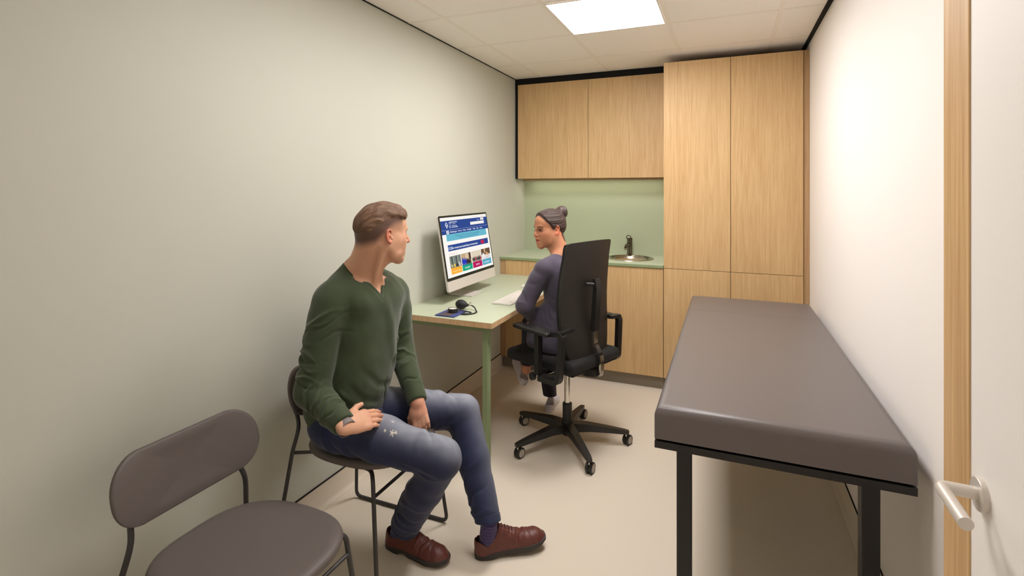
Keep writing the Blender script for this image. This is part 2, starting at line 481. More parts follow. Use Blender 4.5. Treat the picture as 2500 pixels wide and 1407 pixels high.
# ---------------------------------------------------------------- exam couch
t = thing('exam_couch', 'long grey-brown padded examination couch on black legs by the white wall', 'examination couch', (0.134, 2.69, 0))
cx0, cx1, cy0, cy1, cb, ctp = -0.216, 0.484, 1.722, 3.645, 0.689, 0.795
def cushion(y0, y1):
    """upholstered slab with one soft top edge all round"""
    bm = B()
    box(bm, cx0, cx1, y0, y1, cb, ctp)
    bm.edges.ensure_lookup_table()
    top = [e for e in bm.edges if all(v.co.z > ctp-1e-4 for v in e.verts)]
    vert = [e for e in bm.edges if abs(e.verts[0].co.z-e.verts[1].co.z) > 0.05]
    ends = []
    for e in top:
        my = (e.verts[0].co.y+e.verts[1].co.y)/2
        horizontal = abs(e.verts[0].co.y-e.verts[1].co.y) < 1e-4
        if horizontal and ((abs(my-3.2) < 0.02)): continue
        ends.append(e)
    bmesh.ops.bevel(bm, geom=ends, offset=0.030, segments=8, profile=0.5, affect='EDGES')
    return bm
wpart('cushion', cushion(cy0, 3.2015), M['vinyl'], t, 40)
wpart('headrest', cushion(3.2035, cy1), M['vinyl'], t, 40)
fb = B()
zt = cb-0.006
box(fb, cx0+0.02, cx1-0.02, cy0+0.02, cy1-0.02, zt-0.001, cb-0.0005)
wpart('base_board', fb, M['black'], t, 0)
fb = B()
for a in ((cx0, cx1, cy0, cy0+0.04), (cx0, cx1, cy1-0.04, cy1), (cx0, cx0+0.04, cy0+0.04, cy1-0.04), (cx1-0.04, cx1, cy0+0.04, cy1-0.04)):
    box(fb, *a, zt-0.024, zt-0.0015)
wpart('frame', fb, M['black_metal'], t, 0)
for lx in (-0.151, 0.363):
    for ly in (1.765, 3.55):
        wpart('leg', box(B(), lx, lx+0.046, ly, ly+0.05, 0, zt-0.0245, bevel=0.002, seg=1), M['black_metal'], t)
wpart('stretcher', box(B(), -0.104, 0.362, 3.562, 3.59, 0.12, 0.15), M['black_metal'], t)

# ---------------------------------------------------------------- open door leaf with oak lipping, lever handle
DXF = 0.400
t = bpy.data.objects.new('door_1', None); t.location = (DXF+0.02, 0.8, 0); C.objects.link(t); t['kind'] = 'structure'
def yedge(u):      # where the image column u meets the plane x = DXF (worked out once, kept in metres)
    return u
wpart('door_leaf', box(B(), DXF, DXF+0.040, 0.18, 1.151, 0.008, 2.12), M['door_white'], t, 0)
wpart('oak_lipping', box(B(), DXF-0.003, DXF+0.043, 1.151, 1.2655, 0.008, 2.12, bevel=0.001, seg=1), oak('oak_lipping', 'Z', light=(226, 190, 140), dark=(184, 142, 96), seed=2.0, fine=0.6), t)
struct('wall_entry', box(B(), DXF+0.045, XR, YF, 0.16, 0, H), M['white_wall'])
hy, hz = 1.107, 0.985
hd = wpart('handle', lathe(B(), [(0, 0), (0.0275, 0), (0.0275, 0.0075), (0.0265, 0.009), (0, 0.009)], (DXF, hy-0.003, hz), 48, axis=(-1, 0, 0)), M['handle_steel'], t)
el = (DXF-0.058, hy-0.003, hz+0.002)
lev = fillet([(DXF-0.008, hy-0.003, hz+0.001), el, (DXF-0.058, hy-0.106, hz-0.002)], 0.012, 6)
wpart('lever', tube(B(), lev, 0.0105, 24), M['handle_steel'], t, 50)

# ================================================================ stacking chairs
def make_chair(label, loc):
    t = thing('stacking_chair', label, 'chair', loc, 0, 'charcoal chairs along the green wall')
    # seat: soft-edged superellipse pad
    bm = B()
    a, b_, cx, n = 0.240, 0.224, 0.038, 56
    prof = [(0.0, 0.4735), (0.55, 0.4735), (0.86, 0.4745), (0.94, 0.4735), (0.985, 0.468), (1.0, 0.459), (0.99, 0.450), (0.95, 0.445), (0.6, 0.443), (0.0, 0.443)]
    rings = []
    for q, z in prof:
        if q == 0: rings.append([bm.verts.new((cx, 0, z))]); continue
        rg = []
        for k in range(n):
            th = 2*math.pi*k/n
            c_, s_ = math.cos(th), math.sin(th)
            e = 2/2.9
            x = a*abs(c_)**e*(1 if c_ >= 0 else -1); y = b_*abs(s_)**e*(1 if s_ >= 0 else -1)
            y *= 1 - 0.10*max(0, -c_)          # narrower towards the back
            rg.append(bm.verts.new((cx+x*q, y*q, z + 0.004*abs(y/b_)**2)))
        rings.append(rg)
    for i in range(len(rings)-1):
        A, Bq = rings[i], rings[i+1]
        for k in range(n):
            k2 = (k+1) % n
            if len(A) == 1: bm.faces.new((A[0], Bq[k], Bq[k2]))
            elif len(Bq) == 1: bm.faces.new((A[k], Bq[0], A[k2]))
            else: bm.faces.new((A[k], Bq[k], Bq[k2], A[k2]))
    link('seat', bm, M['charcoal'], t, 60)
    # backrest: curved pill-shaped pad
    bm = B()
    W, Hh, r = 0.230, 0.094, 0.089
    def outline(q):
        pts = []
        for (sx, sy, a0) in ((1, 1, 0), (-1, 1, 90), (-1, -1, 180), (1, -1, 270)):
            for k in range(11):
                th = math.radians(a0 + 9*k)
                pts.append(((W-r)*sx + r*math.cos(th), (Hh-r)*sy + r*math.sin(th)))
        return [(y*q if q < 1 else y, z*q if q < 1 else z) for y, z in pts]
    def place(y, z, off):
        bend = 0.035*(y/W)**2
        x = -0.222 + bend - 0.055*(z/0.2) + off
        return (x, y, 0.672 + z)
    th_ = 0.017
    rings = []
    for q, off in ((0.0, th_/2), (0.35, th_/2), (0.7, th_/2), (0.95, th_/2), (0.985, th_/2*0.75), (1.0, 0.0), (0.985, -th_/2*0.75), (0.95, -th_/2), (0.7, -th_/2), (0.35, -th_/2), (0.0, -th_/2)):
        if q == 0: rings.append([bm.verts.new(place(0, 0, off))]); continue
        rings.append([bm.verts.new(place(y, z, off)) for y, z in outline(q)])
    for i in range(len(rings)-1):
        A, Bq = rings[i], rings[i+1]; nn = max(len(A), len(Bq))
        for k in range(nn):
            k2 = (k+1) % nn
            if len(A) == 1: bm.faces.new((A[0], Bq[k], Bq[k2]))
            elif len(Bq) == 1: bm.faces.new((A[k], Bq[0], A[k2]))
            else: bm.faces.new((A[k], Bq[k], Bq[k2], A[k2]))
    link('backrest', bm, M['charcoal'], t, 60)
    R_ = 0.0080
    for s in (-1, 1):
        # one side: backrest post, rear leg, floor runner and front leg in one bent tube
        pts = [(-0.229, s*0.163, 0.60), (-0.205, s*0.170, 0.575), (-0.190, s*0.180, 0.53), (-0.205, s*0.196, 0.44), (-0.253, s*0.250, 0.009)]
        up = catmull(pts[:4], 6)[:-1]
        low = fillet([pts[3], pts[4], (0.255, s*0.250, 0.009), (0.205, s*0.212, 0.425), (0.170, s*0.175, 0.436), (0.10, s*0.165, 0.436)], 0.035, 7)
        link('side_frame', tube(B(), list(up)+list(low), R_, 12), M['chair_metal'], t, 60)
        link('seat_bearer', tube(B(), [(-0.205, s*0.196, 0.437), (-0.12, s*0.150, 0.437), (0.12, s*0.150, 0.437)], 0.0065, 10), M['chair_metal'], t, 60)
    link('stretcher', tube(B(), [(0.213, -0.2155, 0.365), (0.213, 0.2155, 0.365)], 0.0065, 10), M['chair_metal'], t, 60)
    return t
make_chair('empty charcoal chair with curved backrest in the near left corner', (-1.300, 1.060, 0))
make_chair('charcoal chair on which the man in the green jumper sits', (-1.412, 1.762, 0))

# ================================================================ office chair
OA = math.radians(158.7)
t = thing('office_chair', 'black high-backed swivel office chair on a five-arm castor base', 'office chair', (-0.87, 2.93, 0), OA)
# base: five arms (hub and arms), columns, castors
BR = 0.345
link('hub', lathe(B(), [(0.0, 0.052), (0.030, 0.052), (0.034, 0.060), (0.034, 0.125), (0.028, 0.135), (0.028, 0.235), (0.024, 0.240), (0, 0.240)], (0,0,0), 32), M['black_plastic'], t)
link('gas_lift', lathe(B(), [(0, 0.22), (0.0175, 0.22), (0.0175, 0.46), (0, 0.46)], (0,0,0), 28), M['chrome'], t)
for k in range(5):
    a = math.radians(18.0 + 72*k) - OA
    d = Vector((math.cos(a), math.sin(a), 0)); sd = Vector((-math.sin(a), math.cos(a), 0))
    pts = [d*0.02+Vector((0,0,0.098)), d*0.12+Vector((0,0,0.100)), d*0.25+Vector((0,0,0.088)), d*(BR-0.01)+Vector((0,0,0.078)), d*(BR+0.015)+Vector((0,0,0.075))]
    bm = flatbar(B(), pts, [0.052, 0.044, 0.036, 0.030, 0.022], [0.052, 0.044, 0.030, 0.022, 0.018], sd)
    arm = link('base_arm', bm, M['black_plastic'], t, 30)
    cst = bpy.data.objects.new('castor', None); C.objects.link(cst); cst.parent = t
    bm = B()
    base = d*BR
    sw = math.radians(-22) - OA + (0.25*math.sin(k*2.1))
    ax = Vector((math.cos(sw), math.sin(sw), 0))      # wheel axle
    off = Vector((-math.sin(sw), math.cos(sw), 0))*0.012
    c0 = base + off + Vector((0, 0, 0.0295))
    tube(bm, [base+Vector((0,0,0.05)), base+Vector((0,0,0.078))], 0.006, 12)
    cst.location = (0, 0, 0)
    stem = link('stem', bm, M['chrome'], cst, 40)
    for sgn in (-1, 1):
        w = lathe(B(), [(0, 0.003), (0.027, 0.003), (0.0295, 0.006), (0.0295, 0.016), (0.026, 0.0195), (0.022, 0.0195), (0.022, 0.018)], c0, 36, axis=ax*sgn)
        link('wheel', w, M['black_plastic'], cst, 40)
    for sgn in (-1, 1):
        link('wheel_cover', lathe(B(), [(0, 0.0192), (0.0215, 0.0192), (0.0218, 0.0175)], c0, 32, axis=ax*sgn), M['grey_disc'], cst, 40)
    link('hood', lathe(B(), [(0, -0.0028), (0.024, -0.0028), (0.024, 0.0028), (0, 0.0028)], c0, 24, axis=ax), M['black_plastic'], cst, 40)
# mechanism
bm = B()
box(bm, -0.155, 0.14, -0.06, 0.06, 0.452, 0.492, bevel=0.008)
flatbar(bm, [(-0.08, 0.0, 0.462), (-0.17, -0.005, 0.462), (-0.215, -0.008, 0.470)], 0.075, 0.038, (0, 1, 0))
link('mechanism', bm, M['black_plastic'], t, 30)
link('tension_rod', tube(B(), [(-0.06, 0.06, 0.487), (-0.06, 0.27, 0.487)], 0.004, 10), M['chrome'], t)
# seat
bm = B(); box(bm, -0.215, 0.285, -0.235, 0.235, 0.497, 0.566, bevel=0.026, seg=5)
for v in bm.verts:
    if v.co.x > 0.15: v.co.z -= 0.012*((v.co.x-0.15)/0.13)**2
    v.co.z -= 0.010*(1-min(1, (v.co.y/0.2)**2)) if v.co.z > 0.53 else 0
link('seat', bm, M['black_fabric'], t, 60)
link('seat_pan', box(B(), -0.20, 0.21, -0.21, 0.21, 0.489, 0.4975, bevel=0.003, seg=1), M['black_plastic'], t)
# back: curved shell panel, S-shaped profile, with a padded front
def back_pt(u, v, off):
    """u -1..1 across (left positive), v 0..1 up"""
    z = 0.565 + v*0.640
    half = 0.205 + 0.018*math.sin(math.pi*min(1, v*1.15)) + 0.006*v
    half *= 1 - 0.10*max(0, 0.25-v)/0.25
    prof = float(np.interp(v, [0, 0.1, 0.2, 0.3, 0.4, 0.5, 0.6, 0.7, 0.8, 0.9, 1.0], [-0.172, -0.165, -0.154, -0.146, -0.141, -0.140, -0.143, -0.149, -0.157, -0.166, -0.175]))
    x = prof + 0.030*u*u*(1-0.35*v)
    return Vector((x + off, u*half, z + 0.006*(1-u*u)*(1 if v > 0.99 else 0)))
def panel(o1, o2, shrink=1.0):
    bm = B(); nu, nv = 20, 26
    G = {}
    for s_, o in ((0, o1), (1, o2)):
        for i in range(nu+1):
            for j in range(nv+1):
                u = (-1 + 2*i/nu)*shrink; v = 0.5 + (j/nv - 0.5)*shrink
                # rounded corners
                rc = 0.07
                cu, cv = abs(u)/shrink, abs(v-0.5)*2/shrink
                if cu > 1-rc and cv > 1-rc*0.6:
                    q = math.hypot((cu-(1-rc))/rc, (cv-(1-rc*0.6))/(rc*0.6))
                    if q > 1:
                        cu2 = (1-rc)+(cu-(1-rc))/q; cv2 = (1-rc*0.6)+(cv-(1-rc*0.6))/q
                        u = math.copysign(cu2*shrink, u); v = 0.5 + math.copysign(cv2*shrink/2, v-0.5)
                G[s_, i, j] = bm.verts.new(back_pt(u, v, o))
    for i in range(nu):
        for j in range(nv):
            bm.faces.new((G[0,i,j], G[0,i+1,j], G[0,i+1,j+1], G[0,i,j+1]))
            bm.faces.new((G[1,i,j], G[1,i,j+1], G[1,i+1,j+1], G[1,i+1,j]))
    for i in range(nu):
        for j in (0, nv):
            bm.faces.new((G[0,i,j], G[1,i,j], G[1,i+1,j], G[0,i+1,j]))
    for j in range(nv):
        for i in (0, nu):
            bm.faces.new((G[0,i,j], G[0,i,j+1], G[1,i,j+1], G[1,i,j]))
    return bm
bk = link('backrest', panel(-0.012, 0.002), M['mesh_back'], t, 50)
link('back_pad', panel(0.0021, 0.020, 0.985), M['black_fabric'], t, 50)
# spine: black sleeve over a chrome bar
bm = flatbar(B(), [(-0.206, 0.002, 1.000), (-0.214, 0.002, 0.94), (-0.206, 0.004, 0.82), (-0.198, 0.006, 0.705)], 0.046, [0.02, 0.026, 0.028, 0.03], (0, 1, 0))
link('spine_sleeve', bm, M['black_plastic'], t, 30)
bm = flatbar(B(), catmull([(-0.199, 0.006, 0.71), (-0.202, 0.004, 0.64), (-0.218, 0.0, 0.60), (-0.234, -0.006, 0.56), (-0.236, -0.010, 0.51), (-0.226, -0.012, 0.452)], 5), 0.034, 0.012, (0, 1, 0))
link('spine_bar', bm, M['chrome'], t, 30)
for q in (((-0.206, -0.015, 0.968), (-0.170, -0.034, 0.970)), ((-0.206, 0.020, 0.968), (-0.170, 0.042, 0.970))):
    link('back_clamp', tube(B(), q, 0.010, 14), M['black_plastic'], t, 50)
# armrests
for s in (1, -1):
    y = s*0.285
    ar = bpy.data.objects.new('armrest', None); C.objects.link(ar); ar.parent = t
    bm = B(); box(bm, -0.115, 0.150, y-0.042, y+0.042, 0.712, 0.737, bevel=0.011, seg=4)
    for v in bm.verts:
        if v.co.x > 0.05: v.co.y = y + (v.co.y-y)*(1-0.25*(v.co.x-0.05)/0.1)
        v.co.z += 0.004*((v.co.x+0.0)/0.12)
    link('arm_pad', bm, M['black_plastic'], ar, 50)
    bm = flatbar(B(), fillet([(-0.02, y, 0.712), (-0.02, y, 0.485)], 0.01, 2), 0.036, 0.030, (0, 1, 0))
    link('arm_stem', bm, M['black_plastic'], ar, 30)
    bm = flatbar(B(), fillet([(-0.115, y-s*0.01, 0.722), (-0.182, y-s*0.01, 0.735), (-0.165, y, 0.470), (-0.03, y, 0.468)], 0.035, 7), 0.040, 0.026, (0, 1, 0))
    link('arm_loop', bm, M['black_plastic'], ar, 40)
    bm = flatbar(B(), fillet([(-0.176, y, 0.735), (-0.18, y-s*0.10, 0.742)], 0.02, 4), 0.026, 0.018, (1, 0, 0))
    link('arm_hook', bm, M['black_plastic'], ar, 40)
    bm = flatbar(B(), [(-0.04, y, 0.472), (-0.04, s*0.05, 0.472)], 0.045, 0.016, (1, 0, 0))
    link('arm_bracket', bm, M['black_plastic'], ar, 30)
    bm = lathe(B(), [(0, 0), (0.018, 0.0), (0.021, 0.004), (0.021, 0.024), (0.018, 0.028), (0, 0.028)], (0.005, y, 0.470), 12, axis=(0.35, s, 0))
    link('knob', bm, M['black_plastic'], ar, 30)

# ================================================================ all-in-one computer
t = thing('desktop_computer', 'silver all-in-one computer on the desk showing a web page', 'computer', (-1.63, 3.08, DZ))
yA, yB_ = 2.750, 3.440
pb = Vector((-1.572, 0, 0.868)); pt_ = Vector((-1.651, 0, 1.336))
upv = (pt_-pb).normalized(); nrmv = Vector((upv.z, 0, -upv.x))       # towards the room
SH = (pt_-pb).length; SW = yB_-yA
MR = Matrix((Vector((0, 1, 0)), upv, nrmv)).transposed().to_4x4()     # local x across, y up, z out
def mon(bm): bmesh.ops.transform(bm, matrix=Matrix.Translation((pb.x, yA, pb.z)) @ MR, verts=bm.verts); return bm
def rbox(bm, x0, x1, y0, y1, z0, z1, r=0.01, n=5, taper=0.0):
    out = []
    for (cx_, cy_, a0) in ((x1-r, y1-r, 0), (x0+r, y1-r, 90), (x0+r, y0+r, 180), (x1-r, y0+r, 270)):
        for k in range(n+1):
            th = math.radians(a0+90*k/n); out.append((cx_+r*math.cos(th), cy_+r*math.sin(th)))
    f = [bm.verts.new((x, y, z1)) for x, y in out]
    b2 = [bm.verts.new((x, y, z0)) for x, y in out]
    bm.faces.new(f); bm.faces.new(b2[::-1])
    for k in range(len(out)):
        k2 = (k+1) % len(out); bm.faces.new((f[k], b2[k], b2[k2], f[k2]))
    return bm
CH = 0.064
cas = B(); rbox(cas, 0, SW, 0, SH, -0.012, 0.0, 0.012)
rbox(cas, 0.12, SW-0.12, 0.06, SH-0.06, -0.03, -0.0121, 0.05)
wpart('casing', mon(cas), M['alu'], t, 40)
chin_bm = B(); rbox(chin_bm, 0.0, SW, 0.0, CH, 0.0001, 0.0018, 0.011)
wpart('chin', mon(chin_bm), M['alu'], t, 40)
bz = B(); rbox(bz, 0.0005, SW-0.0005, CH+0.0005, SH-0.0005, 0.0001, 0.0016, 0.010)
wpart('bezel', mon(bz), M['screen_black'], t, 40)
# page laid out in screen units: X 0..1 left to right, Y 0..1 bottom to top
sx0, sx1, sy0, sy1 = 0.017, SW-0.012, CH+0.019, SH-0.013
def SP(X, Y): return (sx0+(sx1-sx0)*X, sy0+(sy1-sy0)*Y)
scr_mats = {}
def smat(rgb, e=0.92):
    if rgb not in scr_mats: scr_mats[rgb] = emis('screen_' + '_'.join(str(v) for v in rgb), rgb, e)
    return scr_mats[rgb]
page = []      # (material, list of polygons (list of (X,Y)), layer)
def quad(x0, y0, x1, y1, rgb, lay=1, r=0): page.append((rgb, [(x0,y0),(x1,y0),(x1,y1),(x0,y1)], lay))
def poly(pts, rgb, lay=2): page.append((rgb, pts, lay))
WHT = (255, 250, 244); NAVY = (52, 76, 146); TEAL = (108, 186, 206)
quad(0, 0, 1, 1, WHT, 0)
quad(0, 0.785, 1, 0.945, NAVY, 1); quad(0, 0.715, 1, 0.782, NAVY, 1); quad(0, 0.782, 1, 0.7855, (190, 200, 225), 1)
quad(0.075, 0.60, 0.945, 0.7148, TEAL, 1)
quad(0.075, 0.432, 0.955, 0.535, NAVY, 1)
quad(0.78, 0.448, 0.855, 0.515, (196, 44, 78), 2)
quad(0.075, 0.452, 0.16, 0.505, (136, 150, 190), 2)
quad(0.60, 0.825, 0.925, 0.878, (250, 244, 240), 2); quad(0.845, 0.893, 0.925, 0.937, (244, 240, 236), 2)
quad(0.088, 0.718, 0.135, 0.775, (244, 240, 236), 2)
# emblem: two leaf shapes crossing
def leaf(cx_, cy_, w, h, rgb, lay):
    pts = []
    for k in range(9): a = k/8; pts.append((cx_ - w*math.sin(math.pi*a)*(0.6+0.4*a), cy_ + h*(a-0.5)))
    for k in range(1, 8): a = 1-k/8; pts.append((cx_ + w*math.sin(math.pi*a)*(0.6+0.4*(1-a)), cy_ + h*(a-0.5)))
    poly(pts, rgb, lay)
leaf(0.108, 0.868, 0.030, 0.11, (236, 240, 248), 2); leaf(0.108, 0.882, 0.013, 0.05, NAVY, 3); leaf(0.106, 0.846, 0.020, 0.03, NAVY, 3); leaf(0.106, 0.846, 0.010, 0.018, (236, 240, 248), 4)
rnd = random.Random(4)
tiles = [(0.075, (255, 178, 62)), (0.300, (34, 168, 128)), (0.525, (188, 36, 96)), (0.750, (92, 172, 196))]
for i, (tx, col) in enumerate(tiles):
    quad(tx, 0.045, tx+0.215, 0.150, col, 1)
    ty0, ty1 = 0.150, 0.345
    back = [(104, 112, 104), (196, 170, 134), (226, 212, 190), (110, 84, 62)][i]
    quad(tx, ty0, tx+0.215, ty1, back, 1)
    if i == 0:
        for k in range(7): quad(tx+0.012+0.028*k, 0.20, tx+0.022+0.028*k, 0.34, [(150, 160, 150), (72, 78, 74), (190, 192, 180)][k % 3], 2)
        for k, c_ in enumerate([(190, 180, 140), (222, 196, 92), (60, 60, 70), (206, 196, 196)]): leaf(tx+0.03+0.05*k, 0.185, 0.026, 0.07+0.03*(k == 3), c_, 3)
    if i == 1:
        for k in range(6): leaf(tx+0.025+0.03*k, 0.205-0.004*k, 0.022, 0.11+0.01*(5-k), (44, 62, 190) if k < 3 else (58, 48, 60), 3)
        quad(tx+0.165, 0.22, tx+0.20, 0.34, (70, 50, 44), 2); quad(tx+0.09, 0.25, tx+0.15, 0.33, (222, 200, 168), 2)
    if i == 2:
        for k in range(7): leaf(tx+0.02+0.03*k, 0.195, 0.017, 0.10+0.012*(k % 3), [(38, 30, 36), (30, 28, 34), (168, 40, 66), (46, 34, 40)][k % 4], 3)
    if i == 3:
        quad(tx, 0.150, tx+0.215, 0.235, (232, 224, 224), 2); quad(tx+0.07, 0.27, tx+0.10, 0.345, (214, 178, 140), 2)
        leaf(tx+0.045, 0.225, 0.034, 0.10, (240, 234, 234), 3); leaf(tx+0.13, 0.225, 0.045, 0.12, (206, 160, 120), 3); leaf(tx+0.13, 0.205, 0.03, 0.05, (238, 230, 228), 4)
zl = lambda lay: 0.0018 + 0.00012*lay
cols = []
bm = B()
for rgb, pts, lay in page:
    if rgb not in cols: cols.append(rgb)
    f = bm.faces.new([bm.verts.new((*SP(*p), zl(lay))) for p in pts]); f.material_index = cols.index(rgb)
    f.normal_update()
    if f.normal.z < 0: f.normal_flip()
bmesh.ops.transform(bm, matrix=Matrix.Translation((pb.x, yA, pb.z)) @ MR, verts=bm.verts)
def nofix_part(name, bm, mats, parent):
    bmesh.ops.transform(bm, matrix=Matrix.Translation(-parent.location), verts=bm.verts)
    me = bpy.data.meshes.new(name); bm.to_mesh(me); bm.free()
    for m_ in mats: me.materials.append(m_)
    o = bpy.data.objects.new(name, me); C.objects.link(o); o.parent = parent
    return o
screen = nofix_part('screen', bm, [smat(c_) for c_ in cols], t)
screen['label'] = 'lit screen showing a health web page in blue and white'
# lettering on the page
def text_mesh(s, X, Y, h, rgb, width=None, lay=6, bold=False, parent=screen):
    cu = bpy.data.curves.new('lettering', 'FONT'); cu.body = s; cu.size = 1.0
    if bold: cu.offset = 0.02
    ob = bpy.data.objects.new('lettering', cu); C.objects.link(ob)
    dg = bpy.context.evaluated_depsgraph_get(); dg.update()
    me = bpy.data.meshes.new_from_object(ob.evaluated_get(dg))
    C.objects.unlink(ob); bpy.data.objects.remove(ob)
    n = len(me.vertices); co = np.empty(n*3, np.float32); me.vertices.foreach_get('co', co); co = co.reshape(-1, 3)
    co[:, 0] -= co[:, 0].min()
    asp = (sx1-sx0)/(sy1-sy0)
    kx = (h/asp)*1.0 if width is None else width/co[:, 0].max()
    out = np.zeros_like(co)
    for i in range(n):
        X_, Y_ = SP(X+co[i, 0]*kx, Y+co[i, 1]*h)
        p = Matrix.Translation((pb.x, yA, pb.z)) @ MR @ Vector((X_, Y_, zl(lay)))
        out[i] = p - t.location
    me.vertices.foreach_set('co', out.ravel()); me.materials.clear(); me.materials.append(smat(rgb)); me.update()
    o = bpy.data.objects.new('lettering', me); C.objects.link(o); o.parent = parent
    return o
LW = (240, 242, 250)
text_mesh('AMSTERDAM', 0.155, 0.905, 0.027, LW, 0.16, bold=True)
text_mesh('UMC  Locatie', 0.155, 0.880, 0.024, LW, 0.13)
text_mesh('DE  Afdeling', 0.155, 0.845, 0.024, LW, 0.15)
text_mesh('ZZ  HUISARTSEN', 0.155, 0.818, 0.027, LW, 0.17, bold=True)
text_mesh('2', 0.100, 0.730, 0.045, NAVY, 0.022, lay=7, bold=True)
for s, x, w in (('Afdelingen', 0.15, 0.145), ('Wie is wie', 0.315, 0.08), ('Werken', 0.415, 0.07), ('Praktijk', 0.51, 0.095), ('Info', 0.64, 0.055), ('Links', 0.72, 0.05), ('Contact', 0.80, 0.06)):
    text_mesh(s, x, 0.738, 0.034, LW, w, bold=True)
text_mesh('A+ A- Contact  Zoeken', 0.62, 0.962, 0.020, (196, 184, 176), 0.31)
text_mesh('Zoeken', 0.76, 0.900, 0.024, LW, 0.06); text_mesh('A-', 0.865, 0.902, 0.03, (40, 40, 60), 0.03, lay=7, bold=True)
text_mesh('Informatie over de huisartsenpraktijk en openingstijden', 0.25, 0.665, 0.030, (36, 84, 140), 0.52)
text_mesh('Bekijk onze zorg en maak een afspraak', 0.33, 0.628, 0.030, (36, 84, 140), 0.40)
text_mesh('De huisartsenopleiding Amsterdam', 0.14, 0.462, 0.044, LW, 0.56, bold=True)
text_mesh('Diensten', 0.080, 0.372, 0.030, (220, 190, 176), 0.16)
text_mesh('HUISARTSEN', 0.095, 0.080, 0.030, (255, 226, 160), 0.17, bold=True)
text_mesh('PACKET', 0.350, 0.080, 0.036, LW, 0.11, bold=True)
text_mesh('ARTS', 0.590, 0.085, 0.032, LW, 0.085, bold=True)
text_mesh('KINDEREN', 0.785, 0.080, 0.034, LW, 0.13, bold=True)
# stand: bent aluminium foot
sy = 3.105
bm = flatbar(B(), [(-1.550, sy, DZ+0.0045), (-1.705, sy, DZ+0.0045), (-1.722, sy, DZ+0.008), (-1.731, sy, DZ+0.018), (-1.732, sy, DZ+0.04), (-1.714, sy, DZ+0.12), (-1.680, sy, DZ+0.23)], 0.176, 0.006, (0, 1, 0))
wpart('stand', bm, M['alu'], t, 50)
wpart('hinge', tube(B(), [(-1.667, sy-0.05, DZ+0.235), (-1.667, sy+0.05, DZ+0.235)], 0.012, 14), M['alu'], t, 50)

# ================================================================ keyboard and mouse
kx0, kx1, ky0, ky1 = -1.341, -1.215, 2.880, 3.310
t = thing('keyboard', 'slim white keyboard on the desk in front of the computer', 'keyboard', ((kx0+kx1)/2, (ky0+ky1)/2, DZ))
wpart('case', box(B(), kx0, kx1, ky0, ky1, DZ+0.0008, DZ+0.0075, bevel=0.002, seg=2), M['alu'], t)
kh = bpy.data.meshes.new('key')
rows = 6
rh = (kx1-kx0-0.010)/rows
for r_ in range(rows):
    n = [14, 14, 14, 13, 12, 9][r_]
    wts = [1.0]*n
    if r_ == 5: wts = [1, 1, 1, 1.2, 5.0, 1.2, 1, 1, 1]
    tot = sum(wts); y = ky0+0.005
    for w in wts:
        L_ = (ky1-ky0-0.010)*w/tot
        x0 = kx0+0.005+r_*rh
        wpart('key', box(B(), x0+0.001, x0+rh-0.001, y+0.001, y+L_-0.001, DZ+0.0076, DZ+0.0098), M['white_plastic'], t, 0)
        y += L_
t = thing('computer_mouse', 'low white mouse on the desk beyond the keyboard', 'mouse', (-1.325, 3.475, DZ))
bm = B()
n = 24; prof = [(1.0, 0.001), (1.0, 0.005), (0.96, 0.010), (0.85, 0.016), (0.6, 0.020), (0.3, 0.0215), (0.0, 0.022)]
rings = []
for q, z in prof:
    if q == 0: rings.append([bm.verts.new((-1.325, 3.475, DZ+z))]); continue
    rings.append([bm.verts.new((-1.325+0.056*q*math.copysign(abs(math.cos(2*math.pi*k/n))**0.8, math.cos(2*math.pi*k/n)), 3.475+0.029*q*math.copysign(abs(math.sin(2*math.pi*k/n))**0.8, math.sin(2*math.pi*k/n)), DZ+z)) for k in range(n)])
for i in range(len(rings)-1):
    A, Bq = rings[i], rings[i+1]
    for k in range(n):
        k2 = (k+1) % n
        if len(Bq) == 1: bm.faces.new((A[k], A[k2], Bq[0]))
        else: bm.faces.new((A[k], A[k2], Bq[k2], Bq[k]))
bm.faces.new(rings[0][::-1])
wpart('shell', bm, M['white_plastic'], t, 60)

# ================================================================ blood pressure meter
t = thing('blood_pressure_meter', 'hand-pumped blood pressure meter with blue cuff at the near desk corner', 'blood pressure meter', (-1.44, 2.57, DZ))
bm = box(B(), -1.512, -1.388, 2.487, 2.648, DZ+0.0005, DZ+0.0065, bevel=0.002, seg=2)
wpart('cuff', bm, M['cuff_blue'], t)
bm = box(B(), -1.487, -1.418, 2.489, 2.60, DZ+0.0067, DZ+0.0080, bevel=0.0005, seg=1)
wpart('cuff_patch', bm, M['cuff_brown'], t)
g = wpart('gauge', lathe(B(), [(0, DZ+0.0082), (0.026, DZ+0.0082), (0.028, DZ+0.011), (0.028, DZ+0.028), (0.0265, DZ+0.031), (0.0235, DZ+0.031), (0.0235, DZ+0.0285), (0, DZ+0.0285)], (-1.443, 2.572, 0), 40), M['rubber'], t)
wpart('dial', lathe(B(), [(0, DZ+0.029), (0.0233, DZ+0.029), (0.0233, DZ+0.0287)], (-1.443, 2.572, 0), 32), M['white_plastic'], t)
bc = Vector((-1.452, 2.690, DZ+0.0285)); ba = Vector((0.95, 0.10, -0.05)).normalized()
prof = [(0, -0.036), (0.010, -0.0345), (0.019, -0.028), (0.0255, -0.017), (0.0275, -0.004), (0.0265, 0.009), (0.022, 0.021), (0.015, 0.031), (0.009, 0.037), (0.0075, 0.042), (0.0085, 0.046), (0.0, 0.047)]
wpart('bulb', lathe(B(), prof, bc, 36, axis=ba), M['rubber'], t, 60)
vb = tube(B(), [bc+ba*0.046, bc+ba*0.066], 0.0045, 12)
